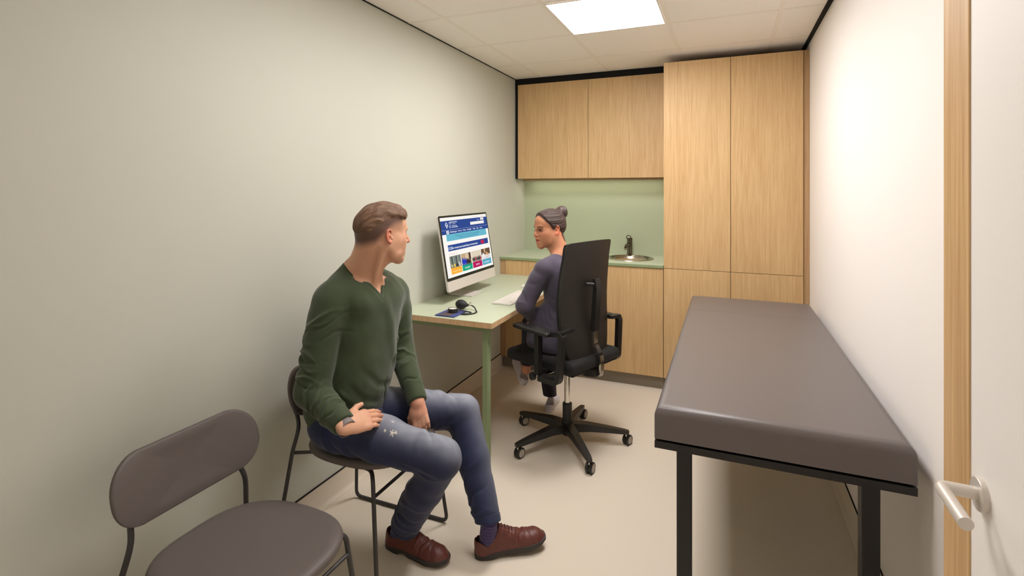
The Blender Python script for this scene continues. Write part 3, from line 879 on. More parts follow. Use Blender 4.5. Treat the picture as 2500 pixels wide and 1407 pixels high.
tube(vb, [bc+ba*0.056, bc+ba*0.056+Vector((0, 0.004, 0.013))], 0.003, 10); tube(vb, [bc+ba*0.056+Vector((0, 0.004, 0.013)), bc+ba*0.056+Vector((0, 0.005, 0.017))], 0.0055, 12)
wpart('valve', vb, M['chrome'], t)
z = DZ+0.0045
p0 = bc+ba*0.066
tb = catmull([p0, p0+Vector((0.02, -0.004, -0.008)), (-1.345, 2.672, z), (-1.325, 2.64, z), (-1.330, 2.600, z), (-1.355, 2.570, z), (-1.384, 2.560, z)], 9)
wpart('tube', tube(B(), tb, 0.0037, 12), M['rubber'], t)
tb = catmull([(-1.416, 2.585, DZ+0.020), (-1.400, 2.595, DZ+0.018), (-1.375, 2.612, DZ+0.010), (-1.352, 2.618, z+0.001), (-1.343, 2.598, z+0.001), (-1.356, 2.580, z+0.001), (-1.385, 2.572, z+0.001)], 9)
wpart('tube', tube(B(), tb, 0.0037, 12), M['rubber'], t)

# ================================================================ people: implicit surfaces turned into meshes
def V3(*a): return np.array(a, float)
def nrm_(v): v = np.asarray(v, float); return v/np.linalg.norm(v)

def smin(a, b, k):
    if k <= 0: return np.minimum(a, b)
    h = np.maximum(k-np.abs(a-b), 0)/k
    return np.minimum(a, b)-h*h*k*0.25
def smax(a, b, k): return -smin(-a, -b, k)

class Node:
    def __init__(s, fn, c, R): s.fn, s.c, s.R = fn, np.asarray(c, float), R

def cap(a, b, ra, rb=None):
    a, b = np.asarray(a, float), np.asarray(b, float); rb = ra if rb is None else rb
    ba = b-a; L2 = max(ba@ba, 1e-12)
    def fn(P):
        q = P-a; t = np.clip((q@ba)/L2, 0, 1)
        return np.linalg.norm(q-t[:, None]*ba, axis=1)-(ra+(rb-ra)*t)
    return Node(fn, (a+b)/2, np.sqrt(L2)/2+max(ra, rb))

def ecap(a, b, ra, rb, ax, s):
    """capsule flattened by factor s along ax"""
    a, b, ax = np.asarray(a, float), np.asarray(b, float), nrm_(ax)
    def tr(q): return q+np.outer(q@ax, ax)*(1/s-1)
    ba = tr((b-a)[None])[0]; L2 = max(ba@ba, 1e-12); m = min(1, s)
    def fn(P):
        q = tr(P-a); t = np.clip((q@ba)/L2, 0, 1)
        return (np.linalg.norm(q-t[:, None]*ba, axis=1)-(ra+(rb-ra)*t))*m
    return Node(fn, (a+b)/2, np.linalg.norm(b-a)/2+max(ra, rb)*max(1, s))

def ell(c, r, R=None):
    c, r = np.asarray(c, float), np.asarray(r, float)
    R = np.eye(3) if R is None else R       # columns: local axes in world
    def fn(P):
        q = (P-c)@R
        k0 = np.linalg.norm(q/r, axis=1); k1 = np.linalg.norm(q/(r*r), axis=1)
        return k0*(k0-1)/np.maximum(k1, 1e-9)
    return Node(fn, c, max(r))

def grp(nodes, k):
    C_ = np.mean([n.c for n in nodes], axis=0)
    R_ = max(np.linalg.norm(n.c-C_)+n.R for n in nodes)
    def fn(P):
        d = nodes[0].fn(P)
        for n in nodes[1:]: d = smin(d, n.fn(P), k)
        return d
    return Node(fn, C_, R_)

def chain(pts, rad, k=0.0):
    return grp([cap(pts[i], pts[i+1], rad[i], rad[i+1]) for i in range(len(pts)-1)], k)

class Model:
    def __init__(s): s.ops = []
    def u(s, n, k=0.01): s.ops.append(('u', n, k)); return s
    def cut(s, n, k=0.01): s.ops.append(('s', n, k)); return s
    def plane(s, p, n, k=0.005, node=None):
        """keep the side the normal n points away from; optional Node limits where"""
        p, n = np.asarray(p, float), nrm_(n)
        s.ops.append(('p', (p, n, node), k)); return s
    def disp(s, fn, c, R):
        c = np.asarray(c, float)
        def wf(P):
            w = 1-sstep(0.86*R, R, np.linalg.norm(P-c, axis=1))
            return np.where(w > 0, fn(P), 0)*w
        s.ops.append(('d', Node(wf, c, R), 0)); return s
    def __call__(s, P, bc=None, br=0.0):
        d = np.full(len(P), 1.0)
        for op, n, k in s.ops:
            if op == 'p':
                p, nn, node = n
                if node is not None:
                    if bc is not None and np.linalg.norm(node.c-bc) > node.R+br+0.05: continue
                    pl = (P-p)@nn; near = node.fn(P)
                    d = smax(d, np.minimum(pl, -near), k)
                else:
                    d = smax(d, (P-p)@nn, k)
                continue
            if bc is not None and np.linalg.norm(n.c-bc) > n.R+br+k+0.055: 
                if op != 'u': continue
                continue
            if op == 'u': d = smin(d, n.fn(P), k)
            elif op == 's': d = smax(d, -n.fn(P), k)
            else: d = d-n.fn(P)
        return d

CORN = np.array([(i, j, k) for i in (0, 1) for j in (0, 1) for k in (0, 1)])
EDG = [(a, b) for a in range(8) for b in range(a+1, 8) if np.abs(CORN[a]-CORN[b]).sum() == 1]
def mesh_sdf(model, lo, hi, h, n=12, newton=2):
    lo = np.asarray(lo, float); hi = np.asarray(hi, float)
    nb = np.ceil((hi-lo)/(h*n)).astype(int)
    ax = [lo[i]+(np.arange(nb[i])+0.5)*h*n for i in range(3)]
    G = np.stack(np.meshgrid(*ax, indexing='ij'), -1).reshape(-1, 3)
    I = np.stack(np.meshgrid(*[np.arange(v) for v in nb], indexing='ij'), -1).reshape(-1, 3)
    half = h*n*math.sqrt(3)/2
    D = model(G)
    act = np.abs(D) < half*1.7+0.012
    tot = nb*n+2
    r = np.arange(n+1)
    base = np.stack(np.meshgrid(r, r, r, indexing='ij'), -1).reshape(-1, 3)
    keys, verts, quads = [], [], []
    def key(c): return ((c[:, 0]+1)*(tot[1]+2)+(c[:, 1]+1))*(tot[2]+2)+(c[:, 2]+1)
    for gi, c in zip(I[act], G[act]):
        off = gi*n
        P = lo+(off+base)*h
        d = model(P, c, half)
        if d.min() > 0 or d.max() < 0: continue
        d3 = d.reshape(n+1, n+1, n+1); s3 = d3 < 0
        cv = np.stack([d3[i:n+i, j:n+j, k:n+k] for i, j, k in CORN], -1).reshape(-1, 8)
        sg = cv < 0; m = sg.any(1) & ~sg.all(1)
        if m.any():
            cells = np.stack(np.meshgrid(*[np.arange(n)]*3, indexing='ij'), -1).reshape(-1, 3)[m]
            v = cv[m]; acc = np.zeros((len(v), 3)); cnt = np.zeros(len(v))
            for a, b in EDG:
                x = (v[:, a] < 0) != (v[:, b] < 0)
                t = np.where(x, v[:, a]/np.where(x, v[:, a]-v[:, b], 1), 0)
                acc += np.where(x[:, None], CORN[a]+t[:, None]*(CORN[b]-CORN[a]), 0); cnt += x
            pos = lo+(off+cells+acc/cnt[:, None])*h
            for _ in range(newton):
                e = h*0.35
                f0 = model(pos, c, half)
                g = np.stack([model(pos+e*np.eye(3)[i], c, half)-f0 for i in range(3)], 1)/e
                gl = np.maximum((g*g).sum(1), 0.05)
                st = (f0/gl)[:, None]*g
                ln = np.linalg.norm(st, axis=1, keepdims=True)
                pos = pos-st*np.minimum(1, 0.5*h/np.maximum(ln, 1e-9))
            keys.append(key(off+cells)); verts.append(pos)
        for a in range(3):
            o1, o2 = [(1, 2), (2, 0), (0, 1)][a]
            sl0 = [slice(0, n)]*3; sl1 = [slice(0, n)]*3; sl1[a] = slice(1, n+1)
            A, Bb = s3[tuple(sl0)], s3[tuple(sl1)]
            idx = np.argwhere(A != Bb)
            if len(idx) == 0: continue
            pol = A[tuple(idx.T)]
            g = off+idx; e1 = np.zeros(3, int); e2 = np.zeros(3, int); e1[o1] = 1; e2[o2] = 1
            q = np.stack([key(g-e1-e2), key(g-e2), key(g), key(g-e1)], 1)
            q[~pol] = q[~pol][:, ::-1]
            quads.append(q)
    K = np.concatenate(keys); Vt = np.concatenate(verts); Q = np.concatenate(quads)
    o = np.argsort(K); K = K[o]; Vt = Vt[o]
    ix = np.searchsorted(K, Q); ix = np.clip(ix, 0, len(K)-1)
    ok = (K[ix] == Q).all(1)
    return Vt, ix[ok]

def smooth_mesh(Vt, Q, it=1, lam=0.5):
    E = np.concatenate([Q[:, [0, 1]], Q[:, [1, 2]], Q[:, [2, 3]], Q[:, [3, 0]]])
    for _ in range(it):
        acc = np.zeros_like(Vt); cnt = np.zeros(len(Vt))
        np.add.at(acc, E[:, 0], Vt[E[:, 1]]); np.add.at(acc, E[:, 1], Vt[E[:, 0]])
        np.add.at(cnt, E[:, 0], 1); np.add.at(cnt, E[:, 1], 1)
        Vt = Vt+lam*(acc/np.maximum(cnt, 1)[:, None]-Vt)
    return Vt

def join_vq(parts):
    vs, qs, o = [], [], 0
    for v, q in parts: vs.append(v); qs.append(q+o); o += len(v)
    return np.concatenate(vs), np.concatenate(qs)

def np_obj(name, Vt, Q, mat_, parent, col=None, smooth=1, flow=None):
    if smooth: Vt = smooth_mesh(Vt, Q, smooth)
    me = bpy.data.meshes.new(name)
    me.vertices.add(len(Vt)); me.loops.add(len(Q)*4); me.polygons.add(len(Q))
    W = Vt.copy()
    if parent is not None:
        p = parent
        while p is not None: W = W-np.array(p.location); p = p.parent
    me.vertices.foreach_set('co', W.astype(np.float32).ravel())
    me.loops.foreach_set('vertex_index', Q.astype(np.int32).ravel())
    me.polygons.foreach_set('loop_start', np.arange(0, len(Q)*4, 4, dtype=np.int32))
    me.polygons.foreach_set('use_smooth', np.ones(len(Q), bool))
    me.update(calc_edges=True); me.validate()
    if col is not None:
        at = me.color_attributes.new('Col', 'FLOAT_COLOR', 'POINT')
        cc = np.ones((len(Vt), 4), np.float32); cc[:, :3] = col(Vt)
        at.data.foreach_set('color', cc.ravel())
    if flow is not None:
        at = me.attributes.new('Flow', 'FLOAT_VECTOR', 'POINT')
        at.data.foreach_set('vector', flow(Vt).astype(np.float32).ravel())
    me.materials.append(mat_)
    o = bpy.data.objects.new(name, me); C.objects.link(o)
    if parent is not None: o.parent = parent
    return o

def hair_mat(name, dark, light, rough=0.5):
    m, nt, b = new_mat(name)
    N, L = nt.nodes, nt.links
    at = N.new('ShaderNodeAttribute'); at.attribute_name = 'Flow'
    n = N.new('ShaderNodeTexNoise'); n.inputs['Scale'].default_value = 1.0; n.inputs['Detail'].default_value = 6; n.inputs['Roughness'].default_value = 0.7
    L.new(at.outputs['Vector'], n.inputs['Vector'])
    cr = N.new('ShaderNodeValToRGB')
    cr.color_ramp.elements[0].position = 0.33; cr.color_ramp.elements[0].color = (*s2l(dark), 1)
    cr.color_ramp.elements[1].position = 0.68; cr.color_ramp.elements[1].color = (*s2l(light), 1)
    L.new(n.outputs['Fac'], cr.inputs['Fac']); L.new(cr.outputs['Color'], b.inputs['Base Color'])
    b.inputs['Roughness'].default_value = rough; b.inputs['Specular IOR Level'].default_value = 0.4
    bp = N.new('ShaderNodeBump'); bp.inputs['Strength'].default_value = 0.9; bp.inputs['Distance'].default_value = 0.002
    L.new(n.outputs['Fac'], bp.inputs['Height']); L.new(bp.outputs['Normal'], b.inputs['Normal'])
    return m

def vcol_mat(name, rough=0.6, sss=0.0, bump=0.1, bscale=300, sheen=0.0, spec=0.4, noise=0.06, nscale=200, weave=None):
    m, nt, b = new_mat(name)
    N, L = nt.nodes, nt.links
    at = N.new('ShaderNodeAttribute'); at.attribute_name = 'Col'
    tc = N.new('ShaderNodeTexCoord')
    n = N.new('ShaderNodeTexNoise'); n.inputs['Scale'].default_value = nscale; n.inputs['Detail'].default_value = 4
    L.new(tc.outputs['Object'], n.inputs['Vector'])
    mr = N.new('ShaderNodeMapRange'); mr.inputs['To Min'].default_value = 1-noise; mr.inputs['To Max'].default_value = 1+noise
    L.new(n.outputs['Fac'], mr.inputs['Value'])
    sc2 = N.new('ShaderNodeVectorMath'); sc2.operation = 'SCALE'
    L.new(at.outputs['Color'], sc2.inputs[0]); L.new(mr.outputs['Result'], sc2.inputs['Scale'])
    L.new(sc2.outputs['Vector'], b.inputs['Base Color'])
    b.inputs['Roughness'].default_value = rough
    b.inputs['Specular IOR Level'].default_value = spec
    b.inputs['Sheen Weight'].default_value = sheen
    b.inputs['Sheen Roughness'].default_value = 0.5
    if sss > 0:
        b.inputs['Subsurface Weight'].default_value = sss
        b.inputs['Subsurface Radius'].default_value = (0.010, 0.004, 0.002)
        b.inputs['Subsurface Scale'].default_value = 1.0
    n2 = N.new('ShaderNodeTexNoise'); n2.inputs['Scale'].default_value = bscale; n2.inputs['Detail'].default_value = 3
    if weave is not None:
        mp = N.new('ShaderNodeMapping'); mp.inputs['Scale'].default_value = weave
        L.new(tc.outputs['Object'], mp.inputs['Vector']); L.new(mp.outputs['Vector'], n2.inputs['Vector'])
    else: L.new(tc.outputs['Object'], n2.inputs['Vector'])
    bp = N.new('ShaderNodeBump'); bp.inputs['Strength'].default_value = bump; bp.inputs['Distance'].default_value = 0.002
    L.new(n2.outputs['Fac'], bp.inputs['Height']); L.new(bp.outputs['Normal'], b.inputs['Normal'])
    return m

def L3(rgb): return np.array(s2l(rgb))
def sstep(a, b, x): t = np.clip((x-a)/(b-a), 0, 1); return t*t*(3-2*t)
def vnoise(P, f, seed=0.0):
    """cheap smooth pseudo noise, about -1..1"""
    x, y, z = (P*f).T
    s = seed
    return (np.sin(x*1.7+1.3*np.sin(y*1.1+s)+s)*np.sin(y*1.9+1.1*np.sin(z*1.3+2*s)+1.7*s)
            + np.sin(z*1.6+1.2*np.sin(x*1.4-s)+0.7*s)*0.7 + np.sin((x+y+z)*0.9+1.5*np.sin(x-y+s))*0.5)/1.9

class Fr:
    """a frame: local metres -> world, with scale"""
    def __init__(s, o, X, Zup, scale=1.0):
        s.o = np.asarray(o, float); s.X = nrm_(X); Z = np.asarray(Zup, float); Z = nrm_(Z-(Z@s.X)*s.X)
        s.Z = Z; s.Y = np.cross(Z, s.X); s.k = scale
        s.R = np.stack([s.X, s.Y, s.Z], 1)
    def p(s, x, y, z): return s.o+s.R@(np.array([x, y, z])*s.k)
    def v(s, x, y, z): return s.R@np.array([x, y, z], float)
    def loc(s, P): return (P-s.o)@s.R/s.k

def head(md, F, female=False):
    k = F.k
    E = lambda c, r, kk=0.02: md.u(ell(F.p(*c), np.array(r)*k, F.R), kk*k)
    Cp = lambda a, b, ra, rb, kk=0.015: md.u(cap(F.p(*a), F.p(*b), ra*k, rb*k), kk*k)
    w = 0.94 if female else 1.0
    E((-0.014, 0, 0.034), (0.097, 0.076*w, 0.083), 0.01)
    E((-0.045, 0, 0.010), (0.060, 0.066*w, 0.065), 0.03)
    E((0.045, 0, 0.040), (0.047, 0.060*w, 0.055), 0.03)
    E((0.042, 0, -0.030), (0.046, 0.052*w, 0.070), 0.03)
    for s in (1, -1):
        Cp((-0.002, s*0.052*w, -0.045), (0.030, s*0.046*w, -0.082), 0.016, 0.016, 0.03)
        Cp((0.030, s*0.044*w, -0.080), (0.070, s*0.012, -0.105), 0.016, 0.013, 0.025)
        E((0.052, s*0.041*w, -0.020), (0.024, 0.018, 0.020), 0.03)
        if female: E((0.050, s*0.033, -0.048), (0.030, 0.024, 0.034), 0.035)
        else: E((0.052, s*0.030, -0.055), (0.028, 0.021, 0.030), 0.035)
        E((0.012, s*0.060*w, -0.030), (0.030, 0.010, 0.030), 0.02)
    Cp((0.070, -0.006, -0.108), (0.070, 0.006, -0.108), 0.0165 if not female else 0.014, 0.0165 if not female else 0.014, 0.02)
    Cp((0.020, 0.0, -0.085), (0.062, 0, -0.098), 0.030, 0.020, 0.02)
    # brow
    br = 0.010 if female else 0.0125
    Cp((0.080, -0.030, 0.016), (0.086, -0.008, 0.013), br, br, 0.016); Cp((0.080, 0.030, 0.016), (0.086, 0.008, 0.013), br, br, 0.016)
    # eye sockets
    for s in (1, -1):
        md.cut(ell(F.p(0.094, s*0.031, -0.004), np.array((0.018, 0.017, 0.012))*k, F.R), 0.014*k)
        md.u(ell(F.p(0.0715, s*0.031, -0.004), np.array((0.0142, 0.0150, 0.0135))*k, F.R), 0.004*k)
    # nose
    nl = -0.002 if female else 0.002
    Cp((0.089, 0, 0.010), (0.104+nl, 0, -0.022), 0.0068, 0.0085, 0.012)
    Cp((0.104+nl, 0, -0.022), (0.110+nl, 0, -0.0345), 0.0085, 0.0100 if not female else 0.0088, 0.006)
    for s in (1, -1):
        E((0.096, s*0.0115, -0.036), (0.0105, 0.0065, 0.0075), 0.006)
        md.cut(cap(F.p(0.103, s*0.006, -0.0455), F.p(0.099, s*0.006, -0.038), 0.0032*k, 0.002*k), 0.002*k)
    Cp((0.092, 0, -0.045), (0.091, 0, -0.056), 0.008, 0.009, 0.012)
    # mouth
    lw = 0.0055 if female else 0.0045
    E((0.080, 0, -0.068), (0.017, 0.026, 0.024), 0.014)
    for s in (1, -1):
        Cp((0.0985, 0, -0.0605), (0.087, s*0.021, -0.0655), lw, 0.0025, 0.005)
        Cp((0.0965, 0, -0.0720), (0.086, s*0.020, -0.0680), lw*1.1, 0.0025, 0.005)
        md.cut(cap(F.p(0.1025, 0, -0.0665), F.p(0.088, s*0.024, -0.0668), 0.0016*k, 0.0014*k), 0.003*k)
    E((0.083, 0, -0.085), (0.012, 0.022, 0.008), 0.012)
    # ears
    for s in (1, -1):
        ec = V3(-0.008, s*0.0725*w, -0.008)
        def ep(b, u, o=0.0):
            out = 0.004+0.42*(b+0.012)+o
            b, u = b*0.90, u*0.90
            return F.p(ec[0]-b*0.94, ec[1]+s*out, ec[2]+u-0.12*b)
        hel = [ep(-0.009, 0.002, -0.003), ep(-0.013, 0.016), ep(-0.008, 0.027), ep(0.003, 0.032), ep(0.013, 0.027), ep(0.018, 0.014), ep(0.016, 0.000), ep(0.010, -0.012), ep(0.003, -0.021)]
        md.u(chain(hel, np.array([0.0028, 0.0030, 0.0034, 0.0036, 0.0037, 0.0036, 0.0033, 0.0035, 0.0042])*k, 0.001*k), 0.002*k)
        md.u(chain([ep(0.003, -0.020), ep(-0.006, -0.026), ep(-0.011, -0.019, -0.002)], np.array([0.0048, 0.0052, 0.0036])*k, 0.002*k), 0.003*k)
        md.u(chain([ep(0.0, 0.020, -0.003), ep(0.009, 0.012, -0.002), ep(0.009, -0.001, -0.002), ep(0.002, -0.012, -0.001), ep(-0.005, -0.014, -0.002)], np.array([0.003, 0.0034, 0.0036, 0.0036, 0.003])*k, 0.001*k), 0.003*k)
        a = F.R @ nrm_(V3(-0.94, s*0.42, -0.1))
        nrm_out = nrm_(np.cross(a, F.Z)); 
        Re = np.stack([a, F.Z, nrm_out], 1)
        md.u(ell(ep(0.002, 0.004, -0.0075), np.array((0.0150, 0.0255, 0.0042))*k, Re), 0.003*k)
        md.u(cap(F.p(ec[0]+0.002, ec[1]-s*0.010, ec[2]-0.002), ep(0.004, 0.002, -0.008), 0.011*k, 0.010*k), 0.006*k)
        md.cut(cap(ep(-0.003, -0.001, 0.001), F.p(ec[0]+0.002, ec[1]-s*0.008, ec[2]-0.004), 0.0048*k, 0.003*k), 0.002*k)
        Cp((ec[0]+0.014, ec[1]+s*0.001, ec[2]-0.006), (ec[0]+0.012, ec[1]+s*0.002, ec[2]-0.003), 0.0036, 0.0034, 0.004)

FL = [(0.0800, 0.0225), (0.0845, 0.0048), (0.0800, -0.0128), (0.0715, -0.0292)]   # knuckles x, y (thumb side +)
FLEN = [(0.044, 0.027, 0.022), (0.048, 0.031, 0.023), (0.045, 0.029, 0.022), (0.035, 0.022, 0.020)]
FRAD = [(0.0088, 0.0080, 0.0070, 0.0056), (0.0088, 0.0081, 0.0071, 0.0057), (0.0084, 0.0076, 0.0067, 0.0054), (0.0076, 0.0067, 0.0059, 0.0049)]
def hand(md, F, side, curl, spread, thumb, sc_=1.0):
    """F: wrist frame, +X to the fingertips, +Z back of the hand. side=+1: thumb on +Y"""
    k = F.k
    p = lambda x, y, z: F.p(x, side*y, z)
    md.u(ecap(p(-0.02, 0.0, 0), p(0.03, 0.0, 0.0), 0.0275*k, 0.031*k, F.Z, 0.66), 0.012*k)
    md.u(ecap(p(0.025, 0.012, 0), p(0.074, 0.017, 0.0), 0.023*k, 0.0185*k, F.Z, 0.56), 0.012*k)
    md.u(ecap(p(0.025, -0.010, 0), p(0.066, -0.020, 0.0), 0.024*k, 0.0175*k, F.Z, 0.56), 0.012*k)
    md.u(ecap(p(0.015, 0.020, -0.006), p(0.045, 0.027, -0.006), 0.0155*k, 0.011*k, F.Z, 0.8), 0.012*k)
    fing, tips = [], []
    for i in range(4):
        x, y = FL[i]; yaw = spread[i]; c = curl[i]
        pos = np.array([x, y, 0.001]); ang = 0.0; pts = [pos.copy()]
        for j in range(3):
            ang += math.radians(c[j])
            d = np.array([math.cos(ang)*math.cos(math.radians(yaw)), math.cos(ang)*math.sin(math.radians(yaw)), -math.sin(ang)])
            pos = pos+d*FLEN[i][j]; pts.append(pos.copy())
        W = [p(*q) for q in pts]
        fing.append(chain(W, np.array(FRAD[i])*k, 0.0015*k))
        md.u(cap(p(x-0.022, y*0.92, 0.0015), W[0], 0.0078*k, 0.0098*k), 0.009*k)
        tips.append(W[-1])
    for f in fing: md.u(f, 0.0032*k)
    T0 = [p(*q) for q in thumb]
    md.u(chain(T0, np.array([0.0140, 0.0112, 0.0096, 0.0078])*k, 0.003*k), 0.008*k)
    return tips

def ribs(a, b, ref, specs):
    """wrinkles round a limb a->b: (t metres, phi deg from ref, skew, width, height, span deg)"""
    a, b = np.asarray(a, float), np.asarray(b, float); ax = nrm_(b-a); L_ = np.linalg.norm(b-a)
    e1 = np.asarray(ref, float); e1 = nrm_(e1-(e1@ax)*ax); e2 = np.cross(ax, e1)
    def fn(P):
        q = P-a; t = q@ax; ph = np.arctan2(q@e2, q@e1)
        r = np.linalg.norm(q-np.outer(t, ax), axis=1)
        o = np.zeros(len(P))
        for t0, p0, sk, w, A, sp in specs:
            dp = (ph-math.radians(p0)+math.pi) % (2*math.pi)-math.pi
            s = t-t0-sk*dp-0.010*np.sin(3.1*dp+t0*90)
            o += A*np.exp(-(s/w)**2-(dp/math.radians(sp))**2)
        return o*(r < 0.14)*sstep(-0.06, 0.0, t)*(1-sstep(L_, L_+0.06, t))
    return fn, (a+b)/2, (L_/2+0.14)*1.15

def crease(pts, w, A):
    """soft groove (A<0) or ridge (A>0) along a polyline"""
    P_ = [np.asarray(p, float) for p in pts]
    c = np.mean(P_, axis=0); R_ = (max(np.linalg.norm(p-c) for p in P_)+3*w)*1.18
    def fn(P):
        d = np.full(len(P), 9.0); n = len(P_)-1; tt = np.zeros(len(P))
        for i in range(n):
            ba = P_[i+1]-P_[i]; q = P-P_[i]; t = np.clip(q@ba/(ba@ba), 0, 1)
            di = np.linalg.norm(q-t[:, None]*ba, axis=1); m = di < d
            d = np.where(m, di, d); tt = np.where(m, (i+t)/n, tt)
        return A*np.exp(-(d/w)**2)*np.sin(math.pi*np.clip(tt*0.9+0.05, 0, 1))**0.5
    return fn, c, R_

def loft(secs, f, l, expo=2.3, rr=0.03):
    """torso: secs = [(z, cx, cy, half_front_back, half_side)], f forward, l left (unit, horizontal)"""
    S = np.array(secs, float); S = S[S[:, 0].argsort()]; f, l = np.asarray(f, float), np.asarray(l, float)
    zf = np.linspace(S[0, 0], S[-1, 0], 80)
    T_ = np.stack([np.interp(zf, S[:, 0], S[:, i]) for i in range(1, 5)], 1)
    ker = np.hanning(15); ker /= ker.sum()
    T_ = np.stack([np.convolve(np.pad(T_[:, i], 7, mode='edge'), ker, 'valid') for i in range(4)], 1)
    zc = (S[0, 0]+S[-1, 0])/2; cc = V3(S[:, 1].mean(), S[:, 2].mean(), zc)
    def fn(P):
        z = P[:, 2]; pr = [np.interp(z, zf, T_[:, i]) for i in range(4)]
        dx, dy = P[:, 0]-pr[0], P[:, 1]-pr[1]
        a = np.abs(dx*f[0]+dy*f[1])/pr[2]; b = np.abs(dx*l[0]+dy*l[1])/pr[3]
        q = (a**expo+b**expo+1e-9)**(1/expo)
        d = (q-1)*np.minimum(pr[2], pr[3])
        return smax(d, np.abs(z-zc)-(S[-1, 0]-S[0, 0])/2, rr)
    return Node(fn, cc, (S[-1, 0]-S[0, 0])/2+0.24)

M['skin'] = vcol_mat('skin', 0.5, sss=0.12, bump=0.12, bscale=500, noise=0.05, nscale=120, spec=0.35)
M['eye'] = plain('eye_white', (225, 215, 205), 0.15)
M['iris'] = plain('iris', (58, 40, 28), 0.1)

# ---------------------------------------------------------------- the man
man = thing('person', 'seated man in dark green jumper and faded jeans, hand on his thigh, head turned away', 'person', (-1.40, 1.72, 0))
tf = nrm_(V3(0.985, -0.17, 0)); tl = np.cross(V3(0, 0, 1), tf)
sR, sL = V3(-1.432, 1.580, 1.070), V3(-1.368, 1.905, 1.045)
eR, wR = V3(-1.448, 1.497, 0.738), V3(-1.240, 1.440, 0.664)
eL, wL = V3(-1.345, 1.925, 0.785), V3(-1.176, 1.802, 0.618)
hipR, hipL = V3(-1.440, 1.588, 0.572), V3(-1.465, 1.765, 0.570)
kR, kL = V3(-0.985, 1.668, 0.496), V3(-1.095, 2.040, 0.505)
aR, aL = V3(-1.215, 1.782, 0.13), V3(-0.892, 1.890, 0.13)
HF = Fr((-1.304, 1.738, 1.322), (math.cos(math.radians(61)), math.sin(math.radians(61)), -0.02), (0.02, 0.0, 1), 1.015)
nb, nt_ = V3(-1.415, 1.735, 1.135), V3(-1.335, 1.728, 1.262)
TS = [(0.50, -1.47, 1.665, 0.125, 0.170), (0.60, -1.456, 1.678, 0.144, 0.166), (0.70, -1.424, 1.694, 0.142, 0.156), (0.82, -1.406, 1.714, 0.138, 0.152),
      (0.93, -1.400, 1.728, 0.133, 0.158), (1.02, -1.398, 1.738, 0.126, 0.170), (1.08, -1.400, 1.742, 0.108, 0.160), (1.13, -1.405, 1.745, 0.085, 0.125)]

body = Model()
head(body, HF)
hp = lambda *a: HF.p(*a)
body.u(cap(nb, nt_, 0.062, 0.057), 0.03)
body.u(cap(nb+V3(-0.02, 0, 0), hp(-0.055, 0, -0.03), 0.050, 0.048), 0.03)
body.u(cap(nb+V3(0.055, -0.02, -0.005), hp(0.015, 0, -0.075), 0.030, 0.030), 0.03)
for s, sh in ((-1, sR), (1, sL)):          # neck tendons and trapezius
    body.u(cap(hp(-0.02, s*0.055, -0.05), V3(-1.315, 1.720+s*0.02, 1.115), 0.014, 0.010), 0.02)
    body.u(cap(nb+V3(-0.025, s*0.02, 0.03), sh+V3(0, -s*0.02, 0.02), 0.040, 0.035), 0.04)
body.u(loft([(z, x, y, a-0.016-0.05*(z < 0.65), b-0.018-0.05*(z < 0.65)) for z, x, y, a, b in TS], tf, tl), 0.03)
def jcore(ins):
    nodes = [loft([(z, x, y, a-ins, b-ins) for z, x, y, a, b in TS], tf, tl)]
    for s_, sh_ in ((-1, sR), (1, sL)):
        nodes.append(cap(nb+V3(-0.024, s_*0.038, 0.020), sh_+V3(0.0, -s_*0.012, 0.008), 0.050-ins, 0.056-ins))
    nodes.append(cap(V3(-1.345, 1.64, 1.055), V3(-1.335, 1.83, 1.05), 0.050-ins, 0.050-ins))
    return grp(nodes, 0.045)
_core, _reg = jcore(0.0055), ell(V3(-1.305, 1.715, 1.135), (0.10, 0.095, 0.062))
body.u(Node(lambda P: smax(_core.fn(P), _reg.fn(P), 0.01), V3(-1.305, 1.715, 1.135), 0.11), 0.012)
for sh, e, w_ in ((sR, eR, wR), (sL, eL, wL)):
    body.u(cap(sh, e, 0.052, 0.038), 0.03); body.u(cap(e, w_, 0.040, 0.0265), 0.02)
body.u(chain([hipR, kR, aR], np.array([0.07, 0.045, 0.022])), 0.03)
body.u(chain([hipL, kL, aL], np.array([0.07, 0.045, 0.022])), 0.03)
HR = Fr(wR+V3(0.006, 0.010, 0.002), V3(0.16, 0.96, -0.10), V3(0.62, -0.20, 0.74), 1.08)
hand(body, HR, 1, [(10, 12, 8), (12, 14, 8), (14, 15, 10), (16, 16, 10)], (-2, -1, 0.5, 3),
     [(0.012, 0.022, -0.008), (0.038, 0.041, -0.008), (0.066, 0.053, -0.004), (0.088, 0.056, -0.002)])
HL = Fr(wL+V3(0.003, -0.004, -0.010), V3(0.36, -0.28, -0.89), V3(0.42, -0.84, 0.34), 0.95)
hand(body, HL, -1, [(48, 62, 40), (52, 66, 40), (55, 66, 40), (58, 66, 40)], (2, 0, -2, -4),
     [(0.014, 0.022, -0.006), (0.040, 0.042, -0.012), (0.066, 0.046, -0.022), (0.088, 0.040, -0.032)])

